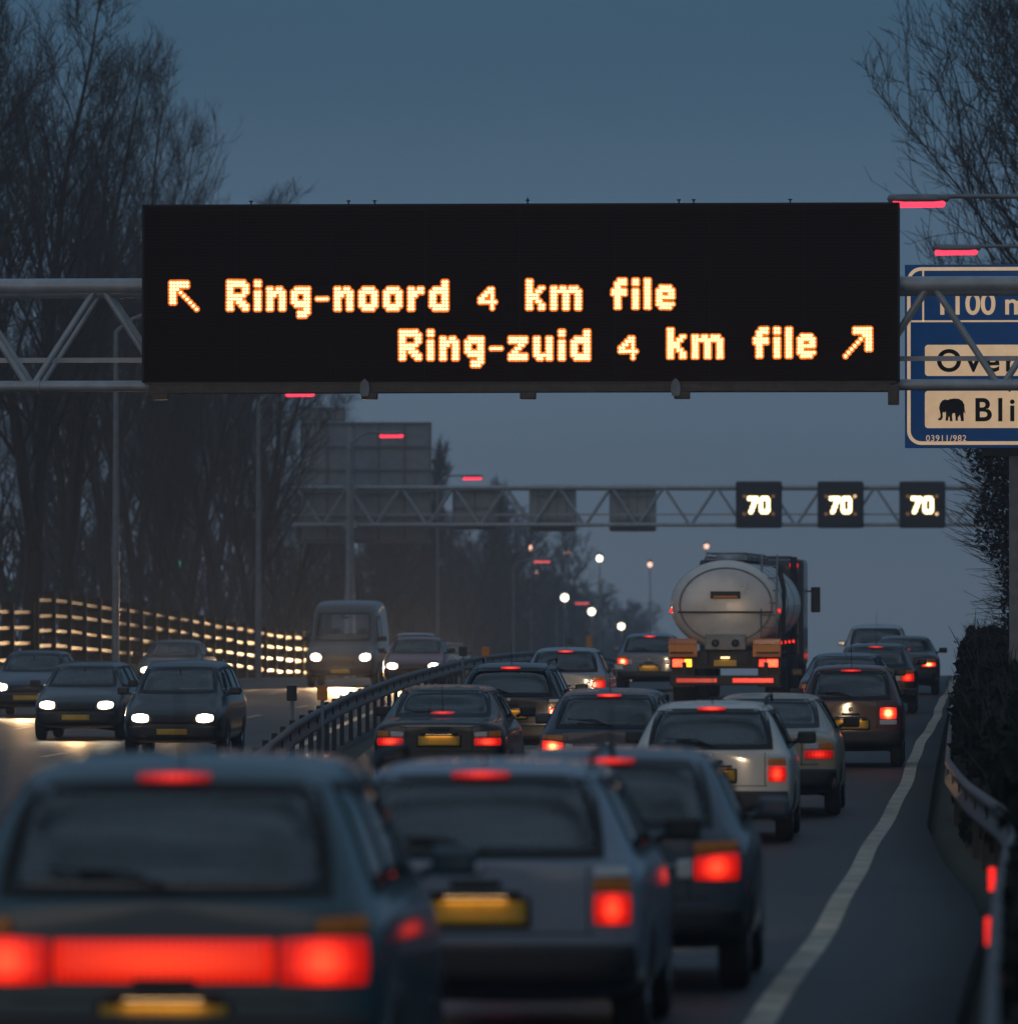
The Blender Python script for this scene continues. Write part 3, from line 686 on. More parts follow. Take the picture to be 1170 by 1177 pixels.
STY['estate'] = dict(L=4.45, W=.85, sec=[
 (.05, .37, .70, .77, .62, .88, .75, .65, .95), (.12, .30, .77, .84, .62, .94, .79, .69, 1.0), (.40, .24, .80, .855, .62, .96, .80, .60, 1.41), (.75, .22, .80, .86, .62, .96, .81, .605, 1.455),
 (1.70, .20, .80, .865, .62, .96, .81, .615, 1.465), (2.40, .20, .80, .865, .62, .95, .81, .61, 1.45), (2.85, .20, .80, .86, .62, .94, .80, .60, 1.38), (3.45, .20, .80, .85, .60, .92, .79, .67, .99), (4.0, .22, .78, .82, .58, .81, .76, .66, .87), (4.33, .26, .72, .77, .56, .71, .72, .60, .75), (4.42, .32, .66, .70, .54, .62, .66, .55, .66)],
 rear_window=[(-.65, .99), (.65, .99), (.56, 1.375), (-.56, 1.375)], windscreen=[(-.64, 1.01), (.64, 1.01), (.55, 1.36), (-.55, 1.36)],
 side=[[(.50, .99), (1.15, .99), (1.15, 1.36), (.62, 1.36)], [(1.22, .99), (2.10, .99), (2.10, 1.36), (1.22, 1.36)], [(2.18, .99), (3.20, .98), (2.82, 1.33), (2.18, 1.36)]],
 lights=[('brake_lens', [(.60, .64), (.79, .64), (.79, .80), (.60, .80)], 'B'), ('indicator_lens', [(.60, .81), (.79, .81), (.785, .875), (.60, .87)], 'amber_lens'), ('reversing_lens', [(.60, .88), (.785, .885), (.77, .93), (.60, .93)], 'clear_lens')],
 plate=.70, bumper=(.32, .54), ax=(.95, 3.60), third=1.395, rw=.30)
STY['mpv'] = dict(L=4.3, W=.88, sec=[
 (.05, .38, .72, .80, .66, .96, .78, .68, 1.03), (.12, .31, .79, .87, .66, 1.0, .82, .72, 1.07), (.38, .26, .82, .885, .66, 1.02, .83, .64, 1.55), (.75, .24, .82, .89, .66, 1.02, .84, .65, 1.61),
 (1.70, .22, .82, .89, .66, 1.02, .84, .655, 1.63), (2.40, .22, .82, .89, .66, 1.01, .84, .65, 1.60), (2.85, .22, .82, .885, .66, 1.0, .83, .64, 1.50), (3.50, .22, .82, .88, .64, .96, .82, .70, 1.06), (3.95, .24, .80, .85, .60, .84, .78, .68, .90), (4.2, .28, .74, .80, .58, .74, .74, .62, .78), (4.28, .34, .68, .72, .56, .64, .68, .56, .68)],
 rear_window=[(-.68, 1.07), (.68, 1.07), (.59, 1.50), (-.59, 1.50)], windscreen=[(-.67, 1.09), (.67, 1.09), (.58, 1.50), (-.58, 1.50)],
 side=[[(.48, 1.06), (1.15, 1.06), (1.15, 1.50), (.62, 1.50)], [(1.22, 1.06), (2.10, 1.06), (2.10, 1.50), (1.22, 1.50)], [(2.18, 1.06), (3.25, 1.04), (2.82, 1.45), (2.18, 1.50)]],
 lights=[('brake_lens', [(.46, .70), (.83, .70), (.83, .90), (.46, .89)], 'B'), ('indicator_lens', [(.62, .905), (.83, .915), (.825, .985), (.62, .97)], 'amber_lens')],
 band=[(-.45, .71), (.45, .71), (.45, .885), (-.45, .885)],
 plate=.56, bumper=(.30, .58), ax=(.85, 3.45), third=1.535, rw=.31)
STY['narrow'] = dict(L=3.5, W=.76, sec=[
 (.05, .36, .62, .69, .60, .88, .68, .60, .96), (.11, .30, .68, .75, .60, .93, .72, .63, 1.0), (.32, .24, .71, .765, .60, .95, .725, .56, 1.42), (.60, .22, .71, .77, .60, .95, .73, .57, 1.47),
 (1.5, .20, .71, .77, .60, .95, .73, .575, 1.48), (2.0, .20, .71, .77, .60, .94, .73, .57, 1.43), (2.55, .20, .71, .765, .60, .92, .72, .60, .99), (3.05, .22, .70, .75, .58, .82, .70, .60, .88), (3.38, .26, .66, .71, .56, .72, .67, .56, .76), (3.46, .32, .60, .65, .54, .64, .61, .52, .68)],
 rear_window=[(-.58, 1.0), (.58, 1.0), (.50, 1.38), (-.50, 1.38)], windscreen=[(-.57, 1.01), (.57, 1.01), (.50, 1.38), (-.50, 1.38)],
 side=[[(.45, .98), (1.30, .98), (1.30, 1.37), (.58, 1.37)], [(1.38, .98), (2.36, .98), (2.02, 1.34), (1.38, 1.37)]],
 lights=[('brake_lens', [(.42, .70), (.67, .70), (.67, .87), (.42, .87)], 'B'), ('reversing_lens', [(.42, .62), (.67, .62), (.67, .69), (.42, .69)], 'clear_lens')],
 plate=.62, bumper=(.30, .52), ax=(.58, 2.85), third=1.40, rw=.27)
STY['van'] = dict(L=5.2, W=.98, sec=[
 (.05, .42, .84, .90, .9, 1.3, .90, .80, 2.20), (.12, .36, .90, .95, .9, 1.3, .94, .84, 2.30), (.5, .32, .92, .98, .9, 1.3, .96, .86, 2.36), (2.0, .30, .92, .99, .9, 1.3, .97, .87, 2.38),
 (3.3, .30, .92, .99, .9, 1.3, .97, .86, 2.34), (3.75, .30, .92, .99, .85, 1.2, .95, .82, 2.15), (4.40, .30, .90, .98, .8, 1.08, .90, .76, 1.24), (4.9, .32, .88, .95, .74, .96, .88, .74, 1.06), (5.12, .36, .82, .90, .7, .86, .84, .70, .94), (5.18, .42, .76, .84, .66, .78, .78, .66, .84)],
 rear_window=[(-.70, 1.4), (.70, 1.4), (.68, 2.0), (-.68, 2.0)], windscreen=[(-.74, 1.28), (.74, 1.28), (.70, 2.02), (-.70, 2.02)],
 side=[[(2.95, 1.3), (3.95, 1.25), (3.62, 1.9), (2.95, 1.95)]],
 lights=[('brake_lens', [(.78, .80), (.90, .80), (.90, 1.15), (.78, 1.15)], 'B')],
 plate=.70, bumper=(.36, .60), ax=(1.1, 4.2), third=2.2, rw=.33)

_cache = {}
def car_geo(st):
    if st in _cache: return _cache[st]
    S = STY[st]; L = S['L']; mb = MB(); rings = []
    def half(s):
        y, zb, ws, w, zm, zbe, wb, wr, zr = s
        return [(0, zb), (ws * .6, zb), (ws, zb + .02), (w, zb + .16), (w + .003, zm + .06), (w - .01, zbe - .07), (wb, zbe), (wr + (wb - wr) * .10, zr - .075 if zr - zbe > .2 else zbe + (zr - zbe) * .5), (wr * .84, zr - .012), (wr * .45, zr), (0, zr + .006)]
    vs = []; nh = 11
    for s in S['sec']:
        h = half(s); y = s[0] - L / 2
        ring = [(x, y, z) for x, z in h] + [(-x, y, z) for x, z in h[-2:0:-1]]
        vs += ring
    m = 2 * nh - 2; ns = len(S['sec']); fs = []
    for i in range(ns - 1):
        for k in range(m): fs.append((i * m + k, (i + 1) * m + k, (i + 1) * m + (k + 1) % m, i * m + (k + 1) % m))
    for base, rev in ((0, False), ((ns - 1) * m, True)):
        for k in range(nh - 1):
            a, b = base + k, base + k + 1; c, d = base + (m - k - 1) % m, base + (m - k) % m
            q = [a, b, c, d]
            q2 = []
            for t in q:
                if t not in q2: q2.append(t)
            fs.append(tuple(q2[::-1] if rev else q2))
    me = bpy.data.meshes.new('car_cage'); me.from_pydata(vs, [], fs); me.update()
    bm = bmesh.new(); bm.from_mesh(me); bmesh.ops.recalc_face_normals(bm, faces=bm.faces[:]); bm.to_mesh(me); bm.free()
    ob = bpy.data.objects.new('body', me); col.objects.link(ob); md = ob.modifiers.new('s', 'SUBSURF'); md.levels = 3; md.render_levels = 3
    dg = bpy.context.evaluated_depsgraph_get(); body = bpy.data.meshes.new_from_object(ob.evaluated_get(dg)); bpy.data.objects.remove(ob)
    body.polygons.foreach_set('use_smooth', [True] * len(body.polygons))
    bv = BVHTree.FromPolygons([v.co[:] for v in body.vertices], [p.vertices[:] for p in body.polygons])
    # cut the window openings out of the shell
    bm = bmesh.new(); bm.from_mesh(body)
    def cut(quad, ok, to2d, axis):
        q = [Vector(p) for p in quad]
        for i in range(4):
            a, b = q[i], q[(i + 1) % 4]; e = b - a; n2 = Vector((e.y, -e.x)).normalized()
            if axis == 'y': co = Vector((a.x, 0, a.y)); no = Vector((n2.x, 0, n2.y))
            else: co = Vector((0, a.x - L / 2, a.y)); no = Vector((0, n2.x, n2.y))
            bm.normal_update(); gf = [f for f in bm.faces if ok(f)]
            xs = [to2d(v.co) for f in gf for v in f.verts]
            ge = list({e_ for f in gf for e_ in f.edges}); gv_ = list({v for f in gf for v in f.verts})
            bmesh.ops.bisect_plane(bm, geom=gv_ + ge + gf, plane_co=co, plane_no=no, dist=1e-5)
        bm.normal_update(); dl = []
        for f in bm.faces:
            if not ok(f): continue
            c2 = to2d(f.calc_center_median()); ins = True
            for i in range(4):
                a, b = q[i], q[(i + 1) % 4]
                if (b.x - a.x) * (c2.y - a.y) - (b.y - a.y) * (c2.x - a.x) < 0: ins = False
            if ins: dl.append(f)
        bmesh.ops.delete(bm, geom=dl, context='FACES')
    zlo = S['sec'][0][5] - .05
    cut(S['rear_window'], lambda f: f.normal.y < -.12 and f.calc_center_median().y < 0 and f.calc_center_median().z > zlo, lambda v: Vector((v.x, v.z)), 'y')
    cut(S['windscreen'], lambda f: f.normal.y > .12 and f.calc_center_median().y > 0 and f.calc_center_median().z > zlo, lambda v: Vector((v.x, v.z)), 'y')
    for q_ in S['side']: cut(q_, lambda f: abs(f.normal.x) > .35 and f.calc_center_median().z > zlo, lambda v: Vector((v.y + L / 2, v.z)), 'x')
    bm.normal_update(); bm.to_mesh(body); body.polygons.foreach_set('use_smooth', [True] * len(body.polygons)); body.update()
    for v in bm.verts: v.co -= v.normal * .03
    lin = bpy.data.meshes.new('cabin_lining'); bm.to_mesh(lin); bm.free()
    g = dict(body=body, lining=lin, bvh=bv, S=S, L=L, m={}); _cache[st] = g; return g
def patch(g, key, quad, axis, off, nu=10, nv=6, k=.18, th=.012):
    if key in g['m']: return g['m'][key]
    L = g['L']; bv = g['bvh']
    q = [Vector(p) for p in quad]; pts = []; fs = []
    for j in range(nv + 1):
        for i in range(nu + 1):
            u = -1 + 2 * i / nu; v = -1 + 2 * j / nv
            uu = u * math.sqrt(1 - k * v * v / 2); vv = v * math.sqrt(1 - k * u * u / 2)
            a, b = (uu + 1) / 2, (vv + 1) / 2
            p = q[0] * (1 - a) * (1 - b) + q[1] * a * (1 - b) + q[2] * a * b + q[3] * (1 - a) * b
            if axis in ('rear', 'front'):
                d = Vector((0, 1, 0)) if axis == 'rear' else Vector((0, -1, 0)); o = Vector((p.x, -9 * d.y, p.y))
            else:
                d = Vector((-1, 0, 0)) if axis == 'right' else Vector((1, 0, 0)); o = Vector((-9 * d.x, p.x - L / 2, p.y))
            h = bv.ray_cast(o, d)[0]
            if h is None: h = bv.find_nearest(o + d * (9 - (L / 2 if axis in ('rear', 'front') else .8)))[0]; h = Vector((o.x, h.y, o.z)) if axis in ('rear', 'front') else Vector((h.x, o.y, o.z))
            pts.append(h - d * off)
    w = nu + 1
    for j in range(nv):
        for i in range(nu): fs.append((j * w + i, j * w + i + 1, (j + 1) * w + i + 1, (j + 1) * w + i))
    edge = [i for i in range(w)] + [j * w + nu for j in range(1, nv + 1)] + [nv * w + i for i in range(nu - 1, -1, -1)] + [j * w for j in range(nv - 1, 0, -1)]
    n0 = len(pts); pts += [pts[e] + d * (off + th) for e in edge]; ne = len(edge)
    fs += [(edge[t], n0 + t, n0 + (t + 1) % ne, edge[(t + 1) % ne]) for t in range(ne)]
    if axis in ('front', 'left'): fs = [f[::-1] for f in fs]
    mb = MB().add(pts, fs, False); me = mb.mesh(key)
    uvl = me.uv_layers.new(name='UVMap')
    for lp in me.loops:
        vi = lp.vertex_index
        if vi >= n0: vi = edge[vi - n0]
        uvl.data[lp.index].uv = ((vi % w) / nu, (vi // w) / nv)
    sm = [i < nu * nv for i in range(len(fs))]; me.polygons.foreach_set('use_smooth', sm); me.update()
    g['m'][key] = me; return me
def ring(g, key, quad, axis, off=.010, n=14, gi=-.03, go=.02, k=.10):
    if key in g['m']: return g['m'][key]
    L = g['L']; bv = g['bvh']; loops = []
    for d_, of in ((gi, off), (go, off), (go + .002, -.006)):
        q = [Vector(p_) for p_ in grow(quad, d_)]; lp = []
        prm = [(-1 + 2 * i / n, -1) for i in range(n)] + [(1, -1 + 2 * i / n) for i in range(n)] + [(1 - 2 * i / n, 1) for i in range(n)] + [(-1, 1 - 2 * i / n) for i in range(n)]
        for u, v in prm:
            a, b = (u * math.sqrt(1 - k * v * v / 2) + 1) / 2, (v * math.sqrt(1 - k * u * u / 2) + 1) / 2
            p_ = q[0] * (1 - a) * (1 - b) + q[1] * a * (1 - b) + q[2] * a * b + q[3] * (1 - a) * b
            if axis in ('rear', 'front'): d = Vector((0, 1, 0)) if axis == 'rear' else Vector((0, -1, 0)); o = Vector((p_.x, -9 * d.y, p_.y))
            else: d = Vector((-1, 0, 0)) if axis == 'right' else Vector((1, 0, 0)); o = Vector((-9 * d.x, p_.x - L / 2, p_.y))
            h = bv.ray_cast(o, d)[0]
            if h is None: h = bv.find_nearest(Vector((p_.x, -d.y * L / 2, p_.y)) if axis in ('rear', 'front') else Vector((-d.x * .8, p_.x - L / 2, p_.y)))[0]
            lp.append(h - d * of)
        loops.append(lp)
    m = 4 * n; fs = []
    for r_ in (0, 1):
        for i in range(m): fs.append((r_ * m + i, (r_ + 1) * m + i, (r_ + 1) * m + (i + 1) % m, r_ * m + (i + 1) % m))
    if axis in ('front', 'left'): fs = [f[::-1] for f in fs]
    me = MB().add(loops[0] + loops[1] + loops[2], fs, False).mesh(key); g['m'][key] = me; return me
def simple(g, key, fn):
    if key not in g['m']:
        mb = MB(); fn(mb); g['m'][key] = mb.mesh(key)
    return g['m'][key]
def plink(name, me, mat, par, loc=(0, 0, 0)):
    o = bpy.data.objects.new(name, me); col.objects.link(o); o.parent = par; o.location = loc
    if not me.materials: me.materials.append(None)
    o.material_slots[0].link = 'OBJECT'; o.material_slots[0].material = MATS[mat]; return o
def mir(quad): return [(-quad[1][0], quad[1][1]), (-quad[0][0], quad[0][1]), (-quad[3][0], quad[3][1]), (-quad[2][0], quad[2][1])]
def grow(quad, d):
    cx_ = sum(p[0] for p in quad) / 4; cz_ = sum(p[1] for p in quad) / 4
    return [(p[0] + (d if p[0] > cx_ else -d), p[1] + (d if p[1] > cz_ else -d)) for p in quad]

def W_(S): return S['W'] / .85
def make_car(st, x, yrear, mat, label, group, brake='brake', third=None, head=False, rz_=0., full=True, zf=rz, rear=True, front=False, beam=0., cat='car', lit_plate=True, name='car'):
    g = car_geo(st); S = g['S']; L = g['L']
    yc = yrear + L / 2 if not head else yrear + L / 2
    yaw = rz_ + (math.pi if head else 0.)
    slope = (zf(yc + 1.3) - zf(yc - 1.3)) / 2.6
    t = thing(name, label, cat, (x, yc, zf(yc)), yaw, group)
    t.rotation_euler = (math.atan(slope) * (-1 if head else 1), 0, yaw)
    plink('body', g['body'], mat, t)
    W = S['W']
    def P(key, nm, quad, axis, off, m, par=t, **kw): return plink(nm, patch(g, key, quad, axis, off, **kw), m, par)
    rw = P('rear_window', 'rear_window', S['rear_window'], 'rear', .006, 'window_glass', nu=14, nv=8, k=.10)
    plink('seal', ring(g, 'rear_seal', S['rear_window'], 'rear'), 'seal', rw)
    ws = P('windscreen', 'windscreen', S['windscreen'], 'front', .006, 'window_glass', nu=14, nv=8, k=.10)
    plink('seal', ring(g, 'screen_seal', S['windscreen'], 'front'), 'seal', ws)
    plink('cabin_lining', g['lining'], 'lining', t)
    zbl = S['rear_window'][0][1]; ya_ = S['ax'][0]
    def seatf(w):
        def f(mb):
            mb.bbox((0, 0, zbl - .30), (w, .16, .62), .06)
            for hx in ([0] if w < .8 else [-w * .28, w * .28]): mb.bbox((hx, .0, zbl + .10), (.25, .10, .17), .04); mb.tube([(hx - .06, 0, zbl - .02), (hx - .06, 0, zbl + .05)], .01, 5); mb.tube([(hx + .06, 0, zbl - .02), (hx + .06, 0, zbl + .05)], .01, 5)
        return f
    plink('rear_seat', simple(g, 'rear_seat', seatf(1.2 * W_(S))), 'seat_cloth', t, (0, ya_ + .25 - L / 2, -.05))
    for sx_ in (-.36, .36): plink('front_seat', simple(g, 'front_seat', seatf(.48)), 'seat_cloth', t, (sx_, ya_ + 1.20 - L / 2, .02))
    plink('dashboard', simple(g, 'dashboard', lambda mb: mb.bbox((0, 0, 0), (1.3 * W_(S), .42, .22), .06)), 'lining', t, (0, S['sec'][-4][0] - .25 - L / 2, zbl - .12))
    mi_ = simple(g, 'inner_mirror', lambda mb: (mb.bbox((0, 0, 0), (.22, .03, .07), .015), mb.tube([(0, 0, .03), (0, .06, .09)], .01, 5)))
    plink('inner_mirror', mi_, 'seal', t, (0, S['windscreen'][2][1] * 0 + S['side'][-1][2][0] - L / 2 + .10, S['windscreen'][2][1] - .12))
    for k, q in enumerate(S['side']):
        for sd in ('left', 'right'):
            w = P(f'side_{k}{sd}', 'side_window', q, sd, .005, 'window_glass', nu=6, nv=5, k=.10)
            plink('seal', ring(g, f'sides_{k}{sd}', q, sd, n=8, gi=-.022, go=.016), 'seal', w)
    if rear:
        for sgn_ in (1, -1):
            hold = None
            for (nm, q, m) in S['lights']:
                qq = q if sgn_ > 0 else mir(q)
                mm = brake if m == 'B' else m
                if hold is None:
                    hold = P(f'{nm}{sgn_}', 'taillight', qq, 'rear', .016, mm, k=.22)
                else: P(f'{nm}{sgn_}', nm, qq, 'rear', .015, mm, hold, k=.15)
        if 'band' in S: P('band', 'streak_band', S['band'], 'rear', .014, 'tail_streak', nu=16, nv=4, k=.02)  # band added between the tail lights, imitating the smeared streak of their light
        zp = S['plate']
        pl = P('plate', 'number_plate', [(-.26, zp - .06), (.26, zp - .06), (.26, zp + .06), (-.26, zp + .06)], 'rear', .022, 'plate_yellow', k=.04)
        yp = min(v.co.y for v in g['m']['plate'].vertices)
        hood = plink('plate_hood', simple(g, 'plate_hood', lambda mb: mb.bbox((0, 0, 0), (.46, .09, .024), .008)), 'black_plastic', pl, (0, yp - .02, zp + .098))
        if lit_plate: plink('plate_lamp', simple(g, 'plate_lamp', lambda mb: mb.add([(-.16, -.03, 0), (.16, -.03, 0), (.16, .02, 0), (-.16, .02, 0)], [(0, 1, 2, 3)])), 'plate_lamp', pl, (0, yp - .02, zp + .082))
        if third:
            z3 = S['third']; P('third', 'high_brake_light', [(-.15, z3 - .018), (.15, z3 - .018), (.15, z3 + .018), (-.15, z3 + .018)], 'rear', .03, third, k=.3, nv=3)
    zb0, zb1 = S['bumper']
    P('bumper', 'rear_bumper', [(-W + .03, zb0), (W - .03, zb0), (W - .035, zb1), (-W + .035, zb1)], 'rear', .055, 'black_plastic', nu=22, nv=6, k=.05, th=.03)
    if full:
        b0 = zb1 + .05
        P('seam', 'boot_seam', [(-.60, b0), (.60, b0), (.60, b0 + .008), (-.60, b0 + .008)], 'rear', .003, 'seal', nv=1, k=0)
        for sgn_ in (1, -1):
            xs_ = S['lights'][0][1][0][0] - .03
            if 'band' not in S: P(f'vseam{sgn_}', 'boot_seam', [(sgn_ * xs_ - .004, zb1 + .05), (sgn_ * xs_ + .004, zb1 + .05), (sgn_ * xs_ + .004, S['rear_window'][0][1] - .05), (sgn_ * xs_ - .004, S['rear_window'][0][1] - .05)], 'rear', .003, 'seal', nu=1, nv=6, k=0)
        P('trim', 'boot_trim', [(-.50, S['plate'] + .175), (.50, S['plate'] + .175), (.50, S['plate'] + .192), (-.50, S['plate'] + .192)], 'rear', .010, 'alloy', nu=10, nv=2, k=.02) if st in ('saloon', 'hatch') else None
        if st == 'estate':
            for sgn_ in (1, -1):
                rl_ = simple(g, f'roof_rail{sgn_}', lambda mb: (mb.tube([(0, -L / 2 + .62, 1.44), (0, -L / 2 + .70, 1.50), (0, .5, 1.52), (0, .58, 1.45)], .016, 6)))
                plink('roof_rail', rl_, 'black_plastic', t, (sgn_ * .56, 0, 0))
        zw = S['rear_window'][0][1]
        bm_ = simple(g, 'wiper', lambda mb: (mb.tube([(0.05, 0, 0), (-.2, -.0, .10), (-.40, 0.02, .11)], .009, 6), mb.tube([(-.08, -.004, .055), (-.52, .01, .12)], .007, 6)))
        h = g['bvh'].ray_cast(Vector((.0, -9, zw + .03)), Vector((0, 1, 0)))[0]
        wp = plink('rear_wiper', bm_, 'seal', t, (0.04, h.y - .035, zw - .01)); wp.rotation_euler = (R(-18 if st not in ('saloon',) else -50), 0, 0)
        P('emblem', 'boot_emblem', [(-.035, S['plate'] + .19), (.035, S['plate'] + .19), (.035, S['plate'] + .25), (-.035, S['plate'] + .25)], 'rear', .016, 'alloy', nu=4, nv=4, k=.9) if zp < .72 and st != 'mpv' else None
        P('pframe', 'plate_frame', [(-.28, zp - .078), (.28, zp - .078), (.28, zp + .075), (-.28, zp + .075)], 'rear', .014, 'black_plastic', pl, k=.03)
        P('badge', 'boot_handle', [(-.13, S['plate'] + .13), (.13, S['plate'] + .13), (.13, S['plate'] + .165), (-.13, S['plate'] + .165)], 'rear', .03, 'black_plastic', k=.2, nv=2)
        ex = simple(g, 'exhaust', lambda mb: mb.tube([(0, 0, 0), (0, .5, .01)], .028, 10))
        plink('exhaust_pipe', ex, 'alloy', t, (-.45, -L / 2 + .0, .26))
        an = simple(g, 'aerial', lambda mb: mb.tube([(0, 0, 0), (0, -.14, .34)], [.006, .003], 5))
        zr_ = g['bvh'].ray_cast(Vector((0, -L / 2 + .75, 5)), Vector((0, 0, -1)))[0].z
        plink('aerial', an, 'seal', t, (0.0, -L / 2 + .75, zr_))
    if front:
        for sgn_ in (1, -1):
            q = [(.40, .58), (.70, .60), (.70, .73), (.40, .73)] if st != 'van' else [(.52, .72), (.82, .74), (.82, .93), (.52, .90)]
            P(f'head{sgn_}', 'headlight', q if sgn_ > 0 else mir(q), 'front', .014, 'headlight' if head else 'clear_lens', k=.5)
        P('grille', 'grille', [(-.36, .58), (.36, .58), (.36, .71), (-.36, .71)], 'front', .012, 'black_plastic', k=.1)
        P('fbumper', 'front_bumper', [(-W + .1, .32), (W - .1, .32), (W - .12, .52), (-W + .12, .52)], 'front', .06, 'black_plastic', nu=20, k=.06, th=.03)
        P('fplate', 'number_plate', [(-.26, .38), (.26, .38), (.26, .48), (-.26, .48)], 'front', .075, 'plate_yellow', k=.04)
    # wheels, mirrors, handles
    r_ = S['rw']
    ty = simple(g, 'tyre', lambda mb: mb.lathe([(-.085, r_ * .62), (-.092, r_ * .9), (-.07, r_ * .985), (0, r_), (.07, r_ * .985), (.092, r_ * .9), (.085, r_ * .62)], 28, 'x'))
    def rimf(mb):
        mb.lathe([(.02, 0.001), (.075, .05), (.06, r_ * .3), (.055, r_ * .52), (.085, r_ * .63), (-.085, r_ * .63), (-.02, r_ * .5), (-.02, .001)], 28, 'x')
        for k in range(5):
            a = k * 2 * math.pi / 5; mb.tube([(.07, .04 * math.cos(a), .04 * math.sin(a)), (.075, r_ * .58 * math.cos(a), r_ * .58 * math.sin(a))], .022, 6)
    rm = simple(g, 'rim', rimf)
    for ya in S['ax']:
        for sgn_ in (1, -1):
            w = plink('wheel', ty, 'tyre', t, (sgn_ * (W - .10), ya - L / 2, r_)); 
            if sgn_ < 0: w.rotation_euler = (0, 0, math.pi)
            plink('rim', rm, 'alloy', w)
            q = [(ya - r_ * 1.15, .14), (ya + r_ * 1.15, .14), (ya + r_ * 1.15, r_ * 2.18), (ya - r_ * 1.15, r_ * 2.18)]
            P(f'arch{ya}{sgn_}', 'wheel_arch', q, 'right' if sgn_ > 0 else 'left', .004, 'seal', nu=10, nv=8, k=.95)
    yd, zd = S['side'][-1][1]
    for sgn_ in (1, -1):
        mi = simple(g, f'mirror{sgn_}', lambda mb: (mb.bbox((sgn_ * .10, 0, .05), (.20, .09, .13), .03), mb.tube([(-sgn_ * .05, .03, -.01), (sgn_ * .04, .01, .03)], .025, 6)))
        plink('door_mirror', mi, mat if st in ('mpv', 'hatch') else 'black_plastic', t, (sgn_ * (W - .02), yd - L / 2 - .1, zd + .02))
    if beam:
        ld = bpy.data.lights.new('beam', 'SPOT'); ld.energy = beam; ld.color = (1, .60, .28) if head else (1, .70, .40); ld.spot_size = R(80) if head else R(22); ld.spot_blend = 1. if head else .6; ld.shadow_soft_size = .12
        lo = bpy.data.objects.new('headlight_beam', ld); col.objects.link(lo); lo.parent = t; lo.location = (0, L / 2 + .12, .66); lo.rotation_euler = (R(90 - (1.2 if head else 8.0)), 0, 0)
    return t

GR = 'cars queueing on the right carriageway'
make_car('mpv', -3.38, 31.5, 'petrol', 'dark petrol people carrier with a red streak of light across its whole tail', GR, 'brake', third='tail')
make_car('estate', -2.66, 39.6, 'silver_blue', 'silver blue estate car between the red-streaked people carrier and a slate hatchback', GR, 'brake', third='tail', beam=8)
make_car('hatch', -2.33, 46.2, 'slate', 'slate grey hatchback right ahead of the silver blue estate', GR, 'brake', third='tail', beam=1500)
make_car('estate', -3.02, 81.5, 'white_car', 'white estate car with black bumper in the lane beside the hard shoulder', GR, 'brake', third='brake')
make_car('saloon', -2.72, 91.0, 'champagne', 'champagne saloon just ahead of the white estate', GR, 'tail', beam=420)
make_car('narrow', -2.17, 113.5, 'burgundy', 'small dark burgundy hatchback with hot red brake lights close to the white edge line', GR, 'brake_hot', third='tail')
make_car('saloon', -2.75, 139.0, 'navy', 'navy saloon half hidden ahead of the burgundy hatchback', GR, 'brake', third='brake', beam=600)
make_car('hatch', -2.55, 160.0, 'black_car', 'black hatchback with round red light at the line, ahead of the navy saloon', GR, 'brake', third='tail')
make_car('saloon', -2.33, 188.0, 'graphite', 'graphite saloon closest to the road crest, nearest the edge line', GR, 'brake_hot', third='brake')
make_car('mpv', -3.25, 205.0, 'pale_silver', 'pale silver people carrier whose roof tops the far queue', GR, 'brake', lit_plate=False)
make_car('hatch', -4.72, 94.0, 'navy', 'navy hatchback in the middle lane behind the tanker truck', GR, 'brake_hot', third='brake', beam=22000)
make_car('saloon', -7.0, 97.5, 'black_car', 'black saloon beside the median rail, behind the black estate', GR, 'brake', third='tail')
make_car('estate', -7.35, 117.0, 'black_car', 'black estate car ahead of the black saloon near the median', GR, 'brake_hot', third='brake', beam=1500)
make_car('hatch', -8.3, 149.0, 'silver_blue', 'silver blue hatchback with pale roof left of the tanker truck', GR, 'brake', third='brake')
make_car('hatch', -8.75, 195.0, 'steel_blue', 'steel blue hatchback ahead of the silver blue one, left of the tanker', GR, 'brake_hot', third='brake')
make_car('hatch', -4.2, 143.0, 'graphite', 'graphite hatchback close behind the tanker on its right-hand side', GR, 'brake', third='tail') if False else None
GO = 'oncoming traffic with headlights lit'
def onc(st, x, y, mat, label, beam, cat='car', name='car'): make_car(st, x + bend(y), y, mat, label, GO, head=True, full=False, zf=oppz, rear=False, front=True, beam=beam, cat=cat, name=name)
onc('van', -17.9, 212, 'graphite', 'dark oncoming van with dazzling headlights at the end of the fence', 6000, 'van', 'van')
onc('saloon', -20.9, 196, 'bottle', 'bottle green oncoming saloon in the lane along the board fence', 3000)
onc('mpv', -14.0, 132, 'black_car', 'black oncoming people carrier beside the median marker plates', 250)
onc('estate', -17.3, 146, 'black_car', 'black oncoming estate car left of the black people carrier', 200)
onc('saloon', -15.4, 205, 'wine', 'wine red oncoming saloon just right of the dazzling van', 1500)
onc('hatch', -20.6, 296, 'slate', 'slate oncoming hatchback following well behind the dazzling van', 6500)
onc('hatch', -18.1, 240, 'pale_silver', 'pale oncoming hatchback right behind the dazzling van', 1500)
onc('hatch', -21.0, 168, 'navy', 'navy oncoming hatchback at the left edge beside the fence', 500)

